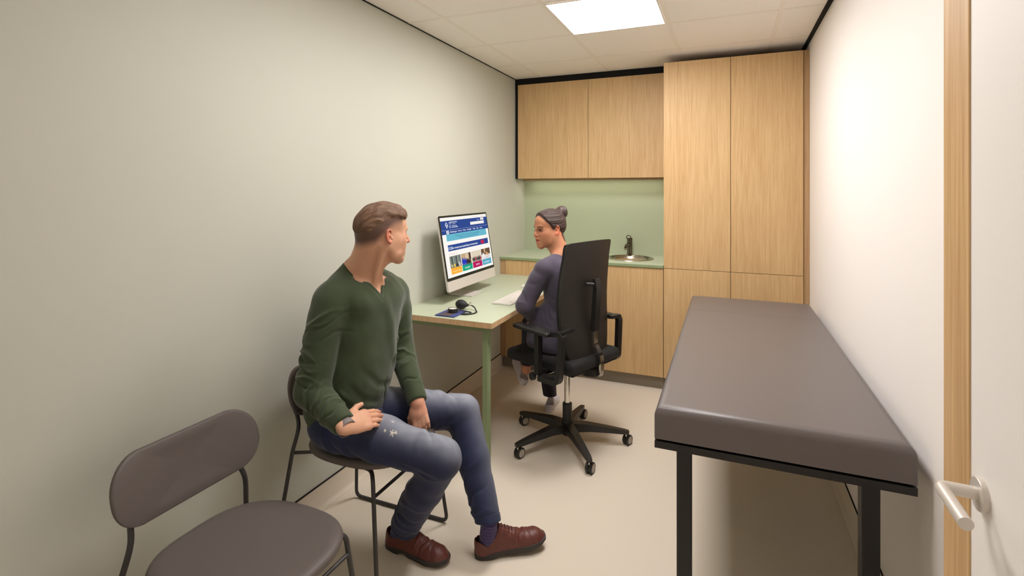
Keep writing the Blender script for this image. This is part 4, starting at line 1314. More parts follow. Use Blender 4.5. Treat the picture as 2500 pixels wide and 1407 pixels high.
SKIN_M, RED_M = L3((214, 164, 134)), L3((196, 112, 92))
def man_col(P):
    c = np.tile(SKIN_M, (len(P), 1))
    q = HF.loc(P); x, y, z = q.T; ay = np.abs(y)
    def mixc(m, col): nonlocal c; c = c*(1-m[:, None])+m[:, None]*np.asarray(col)
    inhead = sstep(-0.20, -0.17, z)
    mixc(0.25*inhead*np.exp(-(((x-0.06)/0.03)**2+((ay-0.04)/0.02)**2+((z+0.03)/0.03)**2)), RED_M)
    mixc(0.45*np.exp(-(((x-0.11)/0.014)**2+(y/0.014)**2+((z+0.033)/0.012)**2)), RED_M)
    ear = sstep(0.0765, 0.082, ay)*sstep(-0.045, -0.03, z)*(1-sstep(0.035, 0.045, z))*sstep(-0.045, -0.035, x)*(1-sstep(0.015, 0.02, x))
    mixc(0.85*ear, RED_M)
    # short clipped hair fading into skin
    zl = np.interp(x, [-0.10, -0.06, -0.03, 0.0, 0.02, 0.055], [-0.058, -0.045, -0.012, 0.014, 0.024, 0.030])
    f = sstep(zl-0.010, zl+0.038, z)*(1-sstep(0.050, 0.062, x-0.10*np.maximum(z-0.04, 0)))*(1-ear)
    f = f*(z > -0.08)
    mixc(np.clip(f*0.94, 0, 1), L3((76, 56, 48)))
    # brows, lips
    mixc(0.75*np.exp(-(((z-0.0185+0.10*np.maximum(ay-0.030, 0))/0.0042)**2))*sstep(0.008, 0.014, ay)*(1-sstep(0.040, 0.048, ay))*(x > 0.05), L3((120, 84, 60)))
    lip = np.exp(-(((z+0.0665)/0.008)**2))*(1-sstep(0.016, 0.024, ay))*sstep(0.086, 0.092, x)
    mixc(0.7*lip, L3((184, 104, 92)))
    # knuckles and fingers slightly redder
    for F_ in (HR, HL):
        g = F_.loc(P); m = np.exp(-(((g[:, 0]-0.082)/0.014)**2+(g[:, 2]/0.02)**2))*(np.abs(g[:, 1]) < 0.05)
        mixc(0.28*m, RED_M)
        m2 = sstep(0.13, 0.17, g[:, 0])*(np.abs(g[:, 1]) < 0.06)*(np.abs(g[:, 2]) < 0.09)
        mixc(0.30*m2, RED_M)
    return c

head_lo, head_hi = HF.o-V3(0.18, 0.18, 0.245), HF.o+V3(0.18, 0.18, 0.15)
parts = [mesh_sdf(body, head_lo, head_hi, 0.0020)]
for F_ in (HR, HL):
    c0 = F_.p(0.07, 0, 0)
    parts.append(mesh_sdf(body, c0-0.125, c0+0.125, 0.0021))
parts.append(mesh_sdf(body, (-1.70, 1.36, 0.05), (-0.80, 2.15, 1.115), 0.0065))
Vb, Qb = join_vq(parts)
# drop the coarse surface wherever the fine ones cover it
def prune(parts, boxes):
    out = list(parts[:-1]); v, q = parts[-1]
    cen = v[q].mean(1)
    m = np.ones(len(q), bool)
    for lo, hi in boxes: m &= ~((cen > lo).all(1) & (cen < hi).all(1))
    out.append((v, q[m])); return out
parts = prune(parts, [(F_.p(0.07, 0, 0)-0.121, F_.p(0.07, 0, 0)+0.121) for F_ in (HR, HL)]+[(head_lo+0.004, head_hi)])
Vb, Qb = join_vq(parts)
ob = np_obj('body', Vb, Qb, M['skin'], man, man_col, 1)

# hair: short, brushed forward on top
hair = Model()
def skull(P):
    d = ell(HF.p(-0.014, 0, 0.034), np.array((0.097, 0.076, 0.083))*HF.k, HF.R).fn(P)
    d = smin(d, ell(HF.p(-0.045, 0, 0.010), np.array((0.060, 0.066, 0.065))*HF.k, HF.R).fn(P), 0.03*HF.k)
    return smin(d, ell(HF.p(0.045, 0, 0.040), np.array((0.047, 0.060, 0.055))*HF.k, HF.R).fn(P), 0.03*HF.k)
def hair_flow(P):
    x, y, z = HF.loc(P).T
    th = np.arctan2(y, z-0.0+0.02)
    across = th*0.075+0.10*np.maximum(x, 0)*np.sign(y)*0.6+0.0035*np.sin(x*38+th*3)+0.0015*np.sin(x*120+th*9)
    return np.stack([x*40+np.abs(th)*3, across*900, z*25], 1)
def hair_thick(P):
    x, y, z = HF.loc(P).T; ay = np.abs(y)
    zb = np.interp(x, [-0.12, -0.07, -0.03, 0.01, 0.04, 0.060, 0.075, 0.11], [-0.020, 0.004, 0.034, 0.046, 0.050, 0.054, 0.060, 0.075])
    f = hair_flow(P); zb = zb+0.004*np.sin(f[:, 1]*0.22)*(x > -0.02)
    wd = np.interp(x, [-0.08, 0.0, 0.06, 0.075], [0.050, 0.042, 0.022, 0.009])
    m = sstep(0, 1, (z-zb+0.004)/wd)
    T_ = 0.0048+0.0075*sstep(0.045, 0.10, z)*sstep(-0.10, 0.02, x)+0.004*np.exp(-((x-0.065)/0.035)**2)*sstep(0.05, 0.08, z)
    tuft = 0.0012*np.sin(f[:, 1]*0.30+x*30)+0.0010*np.sin(f[:, 1]*0.55+x*60)+0.0012*np.sin(x*110+2.2*np.sin(f[:, 1]*0.12))
    return -0.004+(T_+0.004)*m+tuft*m
hair.u(Node(lambda P: skull(P)-hair_thick(P), HF.o, 0.16), 0.0)
M['hair_m'] = hair_mat('short_brown_hair', (50, 35, 29), (150, 114, 86), 0.55)
v, q = mesh_sdf(hair, HF.o-0.17, HF.o+0.17, 0.0017)
keep = (skull(v[q].mean(1)) > -0.0034)
q = q[keep]
np_obj('hair', v, q, M['hair_m'], man, None, 1, flow=hair_flow)

# eyes
def eye(F, s, parent, opening=0.0):
    c = F.p(0.0722, s*0.031, -0.004)
    bm = B(); bmesh.ops.create_uvsphere(bm, u_segments=20, v_segments=14, radius=0.0128*F.k)
    bmesh.ops.translate(bm, vec=c, verts=bm.verts)
    return c
# jumper
jum = Model()
jum.u(jcore(0.0), 0.0)
jum.u(cap(sR+V3(0, 0.0, -0.012), sR+(eR-sR)*0.25, 0.072, 0.071), 0.030)
jum.u(grp([cap(sR+(eR-sR)*0.20, eR, 0.071, 0.063), cap(eR, wR+(eR-wR)*0.08, 0.063, 0.043)], 0.02), 0.006)
jum.u(cap(sL+V3(0, -0.005, -0.012), sL+(eL-sL)*0.3, 0.070, 0.068), 0.030)
jum.u(grp([cap(sL+(eL-sL)*0.25, eL, 0.068, 0.058), cap(eL, wL+(eL-wL)*0.08, 0.058, 0.041)], 0.02), 0.006)
cam_ref = V3(1.3, -1.6, 0.3)
rg = random.Random(3)
# armpit/shoulder folds, elbow bunching, forearm rings
jum.disp(*ribs(sR, eR, cam_ref, [(0.070, 20, 0.040, 0.0085, 0.009, 40), (0.088, 0, 0.044, 0.007, -0.008, 40), (0.108, 35, 0.036, 0.008, 0.008, 45), (0.128, -30, 0.030, 0.007, -0.005, 30), (0.160, 70, -0.02, 0.010, 0.005, 35),
    (0.205, 60, -0.026, 0.0065, 0.008, 45), (0.224, 50, -0.024, 0.006, -0.007, 40), (0.244, 60, -0.020, 0.0065, 0.009, 50), (0.266, 55, -0.015, 0.006, -0.007, 45), (0.288, 60, -0.010, 0.007, 0.009, 60), (0.310, 40, -0.010, 0.006, -0.005, 50)]))
jum.disp(*ribs(eR, wR, cam_ref, [(0.020, -40, 0.02, 0.006, -0.005, 60), (0.042, 0, 0.028, 0.007, 0.008, 60), (0.062, 20, 0.026, 0.006, -0.007, 60), (0.084, 0, 0.022, 0.007, 0.008, 70), (0.104, 10, 0.018, 0.006, -0.006, 70), (0.122, -20, 0.015, 0.006, 0.006, 70), (0.150, 0, 0.006, 0.009, 0.008, 120), (0.169, 0, 0.004, 0.005, -0.006, 170)]))
jum.disp(*ribs(sL, eL, cam_ref, [(0.17, 0, 0.016, 0.009, 0.005, 50), (0.20, 0, 0.014, 0.008, -0.004, 50), (0.228, 0, 0.012, 0.009, 0.006, 50)]))
jum.disp(*ribs(eL, wL, cam_ref, [(0.024, 0, 0.014, 0.008, -0.005, 60), (0.048, 0, -0.012, 0.009, 0.006, 70), (0.072, 0, -0.012, 0.008, -0.004, 70), (0.10, 0, 0.03, 0.010, 0.005, 60), (0.175, 0, 0.006, 0.005, -0.005, 170)]))
ap = sR+V3(0.078, 0.045, -0.10)
seam = [sR+V3(-0.055, 0.030, 0.055), sR+V3(-0.02, 0.036, 0.070), sR+V3(0.025, 0.038, 0.060), sR+V3(0.065, 0.036, 0.020), sR+V3(0.085, 0.032, -0.05), sR+V3(0.078, 0.015, -0.12)]
jum.disp(*crease(seam, 0.0035, -0.0045))
jum.disp(*crease([p+V3(0.006, 0.010, 0.004) for p in seam], 0.008, 0.0030))
jum.disp(*crease([ap+V3(0.0, -0.01, 0.03), ap+V3(0.03, 0.03, 0.055), ap+V3(0.05, 0.07, 0.09)], 0.010, -0.005))
jum.disp(*crease([ap, ap+V3(0.035, 0.06, -0.02), ap+V3(0.05, 0.13, -0.03)], 0.010, -0.008))
jum.disp(*crease([ap+V3(0, 0, -0.025), ap+V3(0.035, 0.06, -0.07), ap+V3(0.04, 0.13, -0.13)], 0.012, 0.007))
jum.disp(*crease([ap+V3(-0.01, -0.01, -0.06), ap+V3(0.025, 0.03, -0.15), ap+V3(0.045, 0.10, -0.27)], 0.014, -0.008))
jum.disp(*crease([ap+V3(-0.02, -0.02, -0.12), ap+V3(0.015, 0.02, -0.22), ap+V3(0.04, 0.07, -0.33)], 0.014, 0.007))
jum.disp(*crease([V3(-1.275, 1.72, 1.05), V3(-1.262, 1.745, 0.95), V3(-1.268, 1.76, 0.82)], 0.022, 0.007))
jum.disp(*crease([V3(-1.29, 1.60, 0.80), V3(-1.272, 1.68, 0.72), V3(-1.285, 1.78, 0.69)], 0.013, -0.009))
jum.disp(*crease([V3(-1.35, 1.53, 0.80), V3(-1.30, 1.60, 0.69), V3(-1.285, 1.70, 0.645)], 0.012, -0.009))
jum.disp(*crease([V3(-1.36, 1.54, 0.73), V3(-1.32, 1.60, 0.665), V3(-1.30, 1.68, 0.635)], 0.010, 0.010))
jum.disp(lambda P: 0.0026*vnoise(P, 16, 0.7)+0.0012*vnoise(P, 38, 2.1), V3(-1.4, 1.7, 0.85), 0.9)
# hem, cuffs, V neck
jum.plane((-1.45, 1.67, 0.572), (-0.40, 0.0, -0.917), 0.012)
for e, w_ in ((eR, wR), (eL, wL)):
    dd = nrm_(w_-e); jum.plane(w_-dd*0.006, dd, 0.006, cap(w_-dd*0.02, w_+dd*0.10, 0.085))
Pv = V3(-1.266, 1.703, 1.073)
def vneck(P):
    q = P-Pv; lat = np.abs(q@tl-0.12*q[:, 2]*0); up = q[:, 2]-0.25*np.abs(P[:, 0]-Pv[0])
    wedge = (lat-0.74*up)*0.80
    wedge = smax(wedge, -(P[:, 0]+1.455), 0.02)
    ax_ = nrm_(nt_-nb); qq = P-nb; t = qq@ax_; r_ = np.linalg.norm(qq-np.outer(t, ax_), axis=1)
    tube_ = smax(r_-0.069, -(t-0.050), 0.01)
    return smin(wedge, tube_, 0.030)
jum.disp(lambda P: -0.0026*np.exp(-((vneck(P)-0.014)/0.0026)**2), V3(-1.36, 1.73, 1.12), 0.19)
jum.cut(Node(vneck, V3(-1.36, 1.73, 1.16), 0.20), 0.004)
M['jumper'] = vcol_mat('green_jumper_knit', 0.85, bump=0.25, bscale=700, noise=0.10, nscale=420, sheen=0.25, spec=0.2)
JG = L3((62, 73, 50))
v, q = mesh_sdf(jum, (-1.68, 1.34, 0.54), (-1.05, 2.05, 1.24), 0.0032)
def jcol(P): return np.tile(JG, (len(P), 1))*(1+0.06*vnoise(P, 9, 1.0))[:, None]
np_obj('jumper', v, q, M['jumper'], man, jcol, 1)
# grey wristband showing at the right cuff
dd = nrm_(wR-eR)
wb = lathe(B(), [(0.0300, -0.012), (0.0325, -0.012), (0.0330, 0.0), (0.0320, 0.012), (0.0300, 0.012)], wR+dd*0.004, 36, axis=dd)
o_ = wpart('wristband', wb, plain('grey_band', (128, 118, 118), 0.5), man, 60)

# jeans
jn = Model()
jn.u(ell((-1.448, 1.672, 0.575), (0.112, 0.165, 0.095)), 0.03)
jn.u(cap(V3(-1.40, 1.665, 0.595), V3(-1.345, 1.700, 0.575), 0.060, 0.045), 0.07)
for hp_, kn, an, sg in ((hipR, kR, aR, -1), (hipL, kL, aL, 1)):
    jn.u(cap(hp_+(kn-hp_)*0.05, hp_+(kn-hp_)*0.5, 0.088, 0.083 if sg < 0 else 0.089), 0.035)
    jn.u(cap(hp_+(kn-hp_)*0.5, kn, 0.083 if sg < 0 else 0.089, 0.070), 0.03)
    jn.u(cap(kn+V3(0, 0, -0.006), kn+(an-kn)*0.45, 0.072, 0.070), 0.025)
    jn.u(cap(kn+(an-kn)*0.45, an+(an-kn)*0.10, 0.070 if sg < 0 else 0.064, 0.063 if sg < 0 else 0.051), 0.02)
jn.disp(*ribs(hipR, kR, V3(0, -1, 0.4), [(0.04, 40, 0.05, 0.012, 0.006, 50), (0.075, 50, 0.05, 0.011, -0.005, 50), (0.11, 40, 0.05, 0.012, 0.005, 50), (0.15, 60, 0.05, 0.014, -0.004, 50), (0.38, -60, 0.02, 0.012, 0.005, 45), (0.41, -80, 0.015, 0.010, -0.006, 50)]))
jn.disp(*ribs(hipL, kL, V3(0.4, -1, 0.6), [(0.05, 40, 0.05, 0.012, 0.006, 60), (0.09, 50, 0.05, 0.012, -0.005, 60), (0.13, 40, 0.05, 0.012, 0.005, 60), (0.36, -60, 0.02, 0.012, 0.005, 45), (0.40, -80, 0.015, 0.010, -0.006, 50)]))
jn.disp(*ribs(kR, aR, V3(-1, -0.5, 0), [(0.03, 0, 0.0, 0.010, -0.008, 60), (0.055, 0, 0.02, 0.010, 0.006, 60), (0.085, 10, 0.03, 0.010, -0.005, 60), (0.12, 40, 0.03, 0.014, 0.004, 60), (0.22, 60, -0.04, 0.014, 0.004, 70), (0.28, -20, 0.04, 0.012, 0.004, 80), (0.33, 40, -0.02, 0.010, 0.005, 90), (0.36, 0, 0.02, 0.008, -0.005, 120), (0.385, 0, -0.01, 0.010, 0.005, 120)]))
jn.disp(*ribs(kL, aL, V3(-1, -0.5, 0), [(0.03, 0, 0.0, 0.010, -0.008, 60), (0.055, 0, 0.02, 0.010, 0.006, 60), (0.085, 10, 0.03, 0.010, -0.004, 60), (0.20, 60, -0.05, 0.014, 0.004, 70), (0.28, -20, 0.05, 0.012, 0.005, 80), (0.33, 40, -0.03, 0.010, 0.006, 90), (0.365, 0, 0.03, 0.008, -0.006, 120), (0.39, 0, -0.01, 0.010, 0.006, 120)]))
jn.disp(*crease([V3(-1.31, 1.66, 0.66), V3(-1.27, 1.69, 0.62), V3(-1.22, 1.74, 0.56)], 0.014, -0.008))
jn.disp(*crease([V3(-1.33, 1.60, 0.655), V3(-1.27, 1.62, 0.645), V3(-1.20, 1.68, 0.60)], 0.010, 0.006))
jn.disp(lambda P: 0.0024*vnoise(P, 18, 0.2)+0.0010*vnoise(P, 44, 1.1), V3(-1.2, 1.8, 0.35), 0.9)
# outer seam
jn.disp(*crease([hipR+V3(0.0, -0.096, 0.0), hipR+(kR-hipR)*0.5+V3(0.02, -0.088, -0.01), kR+V3(0.0, -0.070, -0.02)], 0.0035, 0.0022))
for kn, an, ex, ri in ((kR, aR, 0.022, 0.056), (kL, aL, -0.014, 0.046)):
    dd = nrm_(an-kn)
    jn.plane(an+dd*ex, nrm_(dd+V3(-0.25, 0.1, 0)*(ri < 0.05)), 0.004, cap(an+dd*(ex-0.02), an+dd*0.16, 0.12))
    jn.cut(cap(an+dd*(ex-0.012), an+dd*0.2, ri, ri+0.002), 0.003)
    jn.disp(lambda P, an=an, dd=dd, ex=ex: -0.0020*np.exp(-(((P-an)@dd-ex+0.022)/0.0025)**2), an, 0.11)
jn.plane((0, 0, 0.695), (0, 0, 1), 0.01)
def flatseat(P): return P[:, 2]
jn.plane((0, 0, 0.4775), (0, 0, -1), 0.012, ell((-1.385, 1.70, 0.42), (0.275, 0.29, 0.12)))
M['jeans'] = vcol_mat('blue_denim', 0.85, bump=0.30, bscale=500, noise=0.16, nscale=600, sheen=0.15, spec=0.2)
DN, DF, DD = L3((42, 48, 76)), L3((156, 160, 170)), L3((26, 28, 48))
def jeans_col(P):
    c = np.tile(DN, (len(P), 1))
    def mixc(m, col): nonlocal c; c = c*(1-m[:, None])+m[:, None]*np.asarray(col)
    for hp_, kn, an, sg in ((hipR, kR, aR, -1), (hipL, kL, aL, 1)):
        # worn, faded line along the top of the thigh and over the knee
        a, b = hp_+(kn-hp_)*0.25+V3(0, 0, 0.085), kn+V3(0.025, 0, 0.07)
        ba = b-a; t = np.clip((P-a)@ba/(ba@ba), 0, 1); d = np.linalg.norm(P-(a+t[:, None]*ba), axis=1)
        mixc(0.88*np.exp(-(d/0.058)**2.2)*(0.85+0.15*vnoise(P, 60, 3)), DF)
        a, b = kn+V3(0.055, 0, 0.03), kn+(an-kn)*0.8+V3(0.05, 0.0, 0)
        ba = b-a; t = np.clip((P-a)@ba/(ba@ba), 0, 1); d = np.linalg.norm(P-(a+t[:, None]*ba), axis=1)
        mixc(0.38*np.exp(-(d/0.04)**2)*(1-0.6*t), DF)
    mixc(0.22*np.clip(vnoise(P, 30, 5), 0, 1), DD)
    # paint-like bleached spots on the right thigh
    for (x, y, rx) in ((-1.150, 1.590, 0.0065), (-1.140, 1.598, 0.0045), (-1.176, 1.582, 0.0040), (-1.172, 1.625, 0.0040)):
        d = np.hypot((P[:, 0]-x), (P[:, 1]-y))*(1+0.5*np.sin(np.arctan2(P[:, 1]-y, P[:, 0]-x)*5+x*900))
        mixc((1-sstep(rx*0.6, rx, d))*(P[:, 2] > 0.52), L3((205, 200, 188)))
    return c
v, q = mesh_sdf(jn, (-1.64, 1.44, 0.05), (-0.78, 2.16, 0.71), 0.0032)
np_obj('jeans', v, q, M['jeans'], man, jeans_col, 1)

# socks and shoes
M['sock'] = plain('purple_sock', (62, 52, 96), 0.9, bump=0.4, bscale=400, sheen=0.2)
M['leather'] = plain('oxblood_leather', (98, 50, 42), 0.45, noise=0.18, nscale=60, bump=0.25, bscale=250)
M['sole'] = plain('dark_sole', (52, 48, 46), 0.6)
M['lace'] = plain('dark_lace', (60, 30, 26), 0.7)
def shoe(parent, heel, toe, ankle, L_=0.298, pitch=0.0, mats=('leather', 'sole', 'lace'), scale=1.0, laces=True, low=False, up=(0, 0, 1)):
    heel, toe = np.asarray(heel, float), np.asarray(toe, float)
    F = Fr(heel, toe-heel, up, scale)
    up_ = Model()
    hk = 0.80 if low else 1.0
    def upper(P, ins=0.0):
        x, y, z = F.loc(P).T
        h = np.interp(x, [-0.01, 0.0, 0.03, 0.075, 0.100, 0.130, 0.165, 0.195, 0.225, 0.255, 0.280, 0.296, 0.305],
                      np.array([0.080, 0.090, 0.104, 0.118, 0.118, 0.100, 0.080, 0.067, 0.062, 0.060, 0.053, 0.040, 0.03])*hk)
        w = np.interp(x, [0.0, 0.05, 0.11, 0.16, 0.22, 0.265, 0.30], [0.034, 0.036, 0.035, 0.041, 0.0475, 0.043, 0.030])
        e0 = np.clip((x+0.004)/0.034, 0, 1); e1 = np.clip((0.303-x)/0.052, 0, 1)
        w = w*np.sqrt(1-(1-e0)**2+1e-6)*np.sqrt(1-(1-e1)**2+1e-6)
        h = 0.018+(h-0.018)*np.sqrt(np.sqrt(1-(1-e0)**4+1e-6))*np.sqrt(1-(1-e1)**2+1e-6)
        w = np.maximum(w-ins, 0.0015); h = np.maximum(h-ins, 0.020)
        q = ((np.abs(y)/w)**2.3+(np.abs(z-0.016)/(h-0.016))**2.1+1e-9)**(1/2.2)
        d_ = (q-1)*np.minimum(w, h-0.010)*0.75
        return np.maximum(np.maximum(d_, x-0.3005), -x-0.003)*F.k
    up_.u(Node(upper, F.p(0.15, 0, 0.05), 0.24), 0)
    def dsp(P):
        x, y, z = F.loc(P).T
        a = np.abs(y)
        return (-0.0016*np.exp(-((x-0.226-0.010*(a/0.04)**2)/0.0018)**2)*(z > 0.02)
                + 0.0018*np.exp(-((x-0.196-0.012*np.sin(y*45+1)-0.15*(0.07-z))/0.005)**2)*(z > 0.035)-0.0018*np.exp(-((x-0.184-0.012*np.sin(y*50+1)-0.15*(0.07-z))/0.004)**2)*(z > 0.035)
                + 0.0012*np.exp(-((x-0.172-0.012*np.sin(y*45))/0.005)**2)*(z > 0.035)
                - 0.0013*np.exp(-((z-0.052-0.9*np.maximum(x-0.11, 0)+0.5*np.maximum(0.10-x, 0))/0.0022)**2)*(x < 0.165)*(x > 0.075)
                - 0.0016*np.exp(-((a-0.010)/0.0022)**2)*(x > 0.085)*(x < 0.165)*(z > 0.05)
                + 0.0008*np.sin(x*260+y*120)*np.sin(z*300)*0.5)
    up_.disp(dsp, F.p(0.15, 0, 0.05), 0.26)
    ank = np.asarray(ankle, float)
    def opening(P):
        x, y, z = F.loc(P).T
        rim = np.interp(x, [0.0, 0.02, 0.05, 0.08, 0.095, 0.11], np.array([0.084, 0.078, 0.066, 0.080, 0.102, 0.125])*hk)
        ab = (rim-z)*0.7                                     # above the rim line everything goes
        fr = (x-0.098)*0.9
        d_all = np.maximum(ab, fr)
        q = np.sqrt(((x-0.047)/0.044)**2+(y/0.030)**2)
        hol = np.maximum((q-1)*0.030, 0.034-z)
        return np.minimum(d_all, hol)*F.k
    up_.cut(Node(opening, F.p(0.05, 0, 0.08), 0.14), 0.004)
    up_.plane(F.p(0, 0, 0.018), F.v(0, 0, -1), 0.002)
    lo = np.minimum(F.p(0, 0, 0), F.p(0.3, 0, 0))-0.09; hi = np.maximum(F.p(0, 0, 0), F.p(0.3, 0, 0))+0.15
    v, q = mesh_sdf(up_, lo, hi, 0.0028)
    sh = np_obj('shoe', v, q, M[mats[0]], parent, None, 1)
    # sole: outline extruded, heel block and raised waist
    n = 48; bm = B(); rows = []
    def outl(s):
        # s 0..1 around; returns x,y
        a = 2*math.pi*s; cx = 0.147; x = cx-0.152*math.cos(a)
        w = np.interp(x, [-0.005, 0.01, 0.05, 0.11, 0.16, 0.22, 0.27, 0.295, 0.30], [0.012, 0.028, 0.038, 0.036, 0.042, 0.050, 0.042, 0.022, 0.008])
        return x, math.copysign(w, math.sin(a)) if abs(math.sin(a)) > 1e-6 else 0.0
    def tb(x):
        top = 0.024+0.006*max(0, (x-0.2)/0.1)**2
        bot = 0.0 if x < 0.085 else (0.009 if x < 0.12 else 0.002+0.012*max(0, (x-0.2)/0.1)**2)
        return top, bot
    for q_, lev in ((0.96, 'b'), (1.0, 'b2'), (1.0, 't'), (0.90, 't2')):
        ring = []
        for i in range(n):
            x, y = outl(i/n); t_, b_ = tb(x)
            z = {'b': b_, 'b2': b_+0.003, 't': t_-0.001, 't2': t_}[lev]
            x2 = 0.147+(x-0.147)*q_; y2 = y*q_
            ring.append(bm.verts.new(F.p(x2, y2, z)))
        rows.append(ring)
    for i in range(3):
        for k in range(n):
            k2 = (k+1) % n; bm.faces.new((rows[i][k], rows[i][k2], rows[i+1][k2], rows[i+1][k]))
    for ring, rev in ((rows[0], False), (rows[-1], True)):
        for i in range(n//2):
            a_, b_, c_, d_ = ring[i], ring[(i+1) % n], ring[(n-i-1) % n], ring[(n-i) % n]
            vs = []
            for vv in (a_, b_, c_, d_):
                if vv not in vs: vs.append(vv)
            if len(vs) > 2: bm.faces.new(vs)
    bmesh.ops.translate(bm, vec=-Vector(parent.location), verts=bm.verts)
    link('sole', bm, M[mats[1]], sh, 45)
    if laces:
        bm = B()
        for i in range(5):
            x = 0.101+0.0135*i; z = float(np.interp(x, [0.100, 0.130, 0.165], [0.1185, 0.1005, 0.0805]))
            hw = 0.013
            tube(bm, [F.p(x, -hw, z-0.0052), F.p(x+0.002, -hw*0.4, z+0.0002), F.p(x+0.002, hw*0.4, z+0.0002), F.p(x, hw, z-0.0052)], 0.0016*F.k, 8)
        bmesh.ops.translate(bm, vec=-Vector(parent.location), verts=bm.verts)
        link('lace', bm, M[mats[2]], sh, 60)
    return sh, F
sh1, F1 = shoe(man, (-1.322, 1.797, 0.0), (-1.02, 1.790, 0.0), aR)
sh2, F2 = shoe(man, (-0.943, 1.872, 0.0), (-0.703, 2.053, 0.022), aL)
for an, F_ in ((aR, F1), (aL, F2)):
    so = Model(); so.u(cap(F_.p(0.050, 0, 0.055), an+V3(0, 0, 0.012), 0.0320, 0.0335), 0.01)
    so.u(ecap(F_.p(0.055, 0, 0.07), F_.p(0.085, 0, 0.090), 0.026, 0.022, F_.Z, 0.9), 0.01)
    so.disp(lambda P: 0.0012*np.sin(P[:, 2]*420+P[:, 0]*60), an, 0.2)
    v, q = mesh_sdf(so, an-0.14, an+0.12, 0.004)
    np_obj('sock', v, q, M['sock'], man, None, 1)

# ---------------------------------------------------------------- the woman in the office chair
OC = V3(-0.87, 2.93, 0); of = V3(math.cos(OA), math.sin(OA), 0); ol = V3(-math.sin(OA), math.cos(OA), 0)
def W_(x, y, z): return OC+of*x+ol*y+V3(0, 0, z)
wom = thing('person', 'woman with hair in a bun and dark blue-grey jacket seated in the office chair', 'person', (-0.95, 2.95, 0))
wy = math.radians(232)
HW = Fr((-0.988, 2.939, 1.268), (math.cos(wy), math.sin(wy), -0.06), (0.0, 0.0, 1), 0.93)
wsL, wsR = V3(-0.972, 2.795, 1.045), W_(0.04, -0.160, 1.045)
weL, wwL = V3(-1.068, 2.745, 0.835), W_(0.195, 0.060, 0.700)
weR, wwR = W_(0.08, -0.22, 0.80), W_(0.195, -0.03, 0.700)
wn, wnt = V3(-0.905, 2.930, 1.100), V3(-0.940, 2.935, 1.215)
whL, whR = W_(0.0, 0.085, 0.635), W_(0.0, -0.085, 0.635)
wkL, wkR = W_(0.335, -0.055, 0.630), W_(0.360, -0.200, 0.600)
waL, waR = W_(0.36, -0.03, 0.335), W_(0.365, -0.275, 0.125)
wb_ = Model(); head(wb_, HW, True)
hq = lambda *a: HW.p(*a)
wb_.u(cap(wn, wnt, 0.045, 0.043), 0.025)
wb_.u(cap(wn, hq(-0.045, 0, -0.03), 0.042, 0.040), 0.025)
wb_.u(cap(wn+of*0.03, hq(0.012, 0, -0.075), 0.026, 0.024), 0.03)
for s, sh in ((-1, wsR), (1, wsL)):
    wb_.u(cap(hq(-0.015, s*0.050, -0.05), wn+of*0.06+V3(0, 0, -0.01), 0.010, 0.008), 0.015)
    wb_.u(cap(wn+V3(0, 0, 0.015), sh, 0.030, 0.030), 0.035)
WT = [(0.50, 0.0, 0.0, 0.11, 0.165), (0.62, -0.01, 0.0, 0.115, 0.165), (0.74, 0.0, 0.0, 0.098, 0.135), (0.86, 0.01, 0.0, 0.105, 0.140), (0.96, 0.015, 0.0, 0.112, 0.152), (1.03, 0.012, 0.0, 0.095, 0.150), (1.09, 0.0, 0.0, 0.07, 0.11)]
WTw = [(z, *W_(a, b, 0)[:2], c, d) for z, a, b, c, d in WT]
wb_.u(loft([(z, x, y, a-0.014, b-0.014) for z, x, y, a, b in WTw], of, ol), 0.02)
for sh, e, w_ in ((wsL, weL, wwL), (wsR, weR, wwR)):
    wb_.u(cap(sh, e, 0.038, 0.030), 0.02); wb_.u(cap(e, w_, 0.032, 0.021), 0.02)
for h_, k_, a_ in ((whL, wkL, waL), (whR, wkR, waR)): wb_.u(chain([h_, k_, a_], np.array([0.06, 0.042, 0.030])), 0.02)
HWL = Fr(wwL+of*0.004, of*0.5-ol*0.85+V3(0, 0, -0.12), V3(0, 0, 1)+of*0.3, 0.88)
hand(wb_, HWL, -1, [(20, 20, 15)]*4, (2, 0, -2, -4), [(0.012, 0.022, -0.008), (0.040, 0.040, -0.010), (0.066, 0.050, -0.012), (0.086, 0.052, -0.014)])
HWR = Fr(wwR+of*0.004, of*0.6+ol*0.8+V3(0, 0, -0.12), V3(0, 0, 1)+of*0.2, 0.88)
hand(wb_, HWR, 1, [(20, 20, 15)]*4, (2, 0, -2, -4), [(0.012, 0.022, -0.008), (0.040, 0.040, -0.010), (0.066, 0.050, -0.012), (0.086, 0.052, -0.014)])
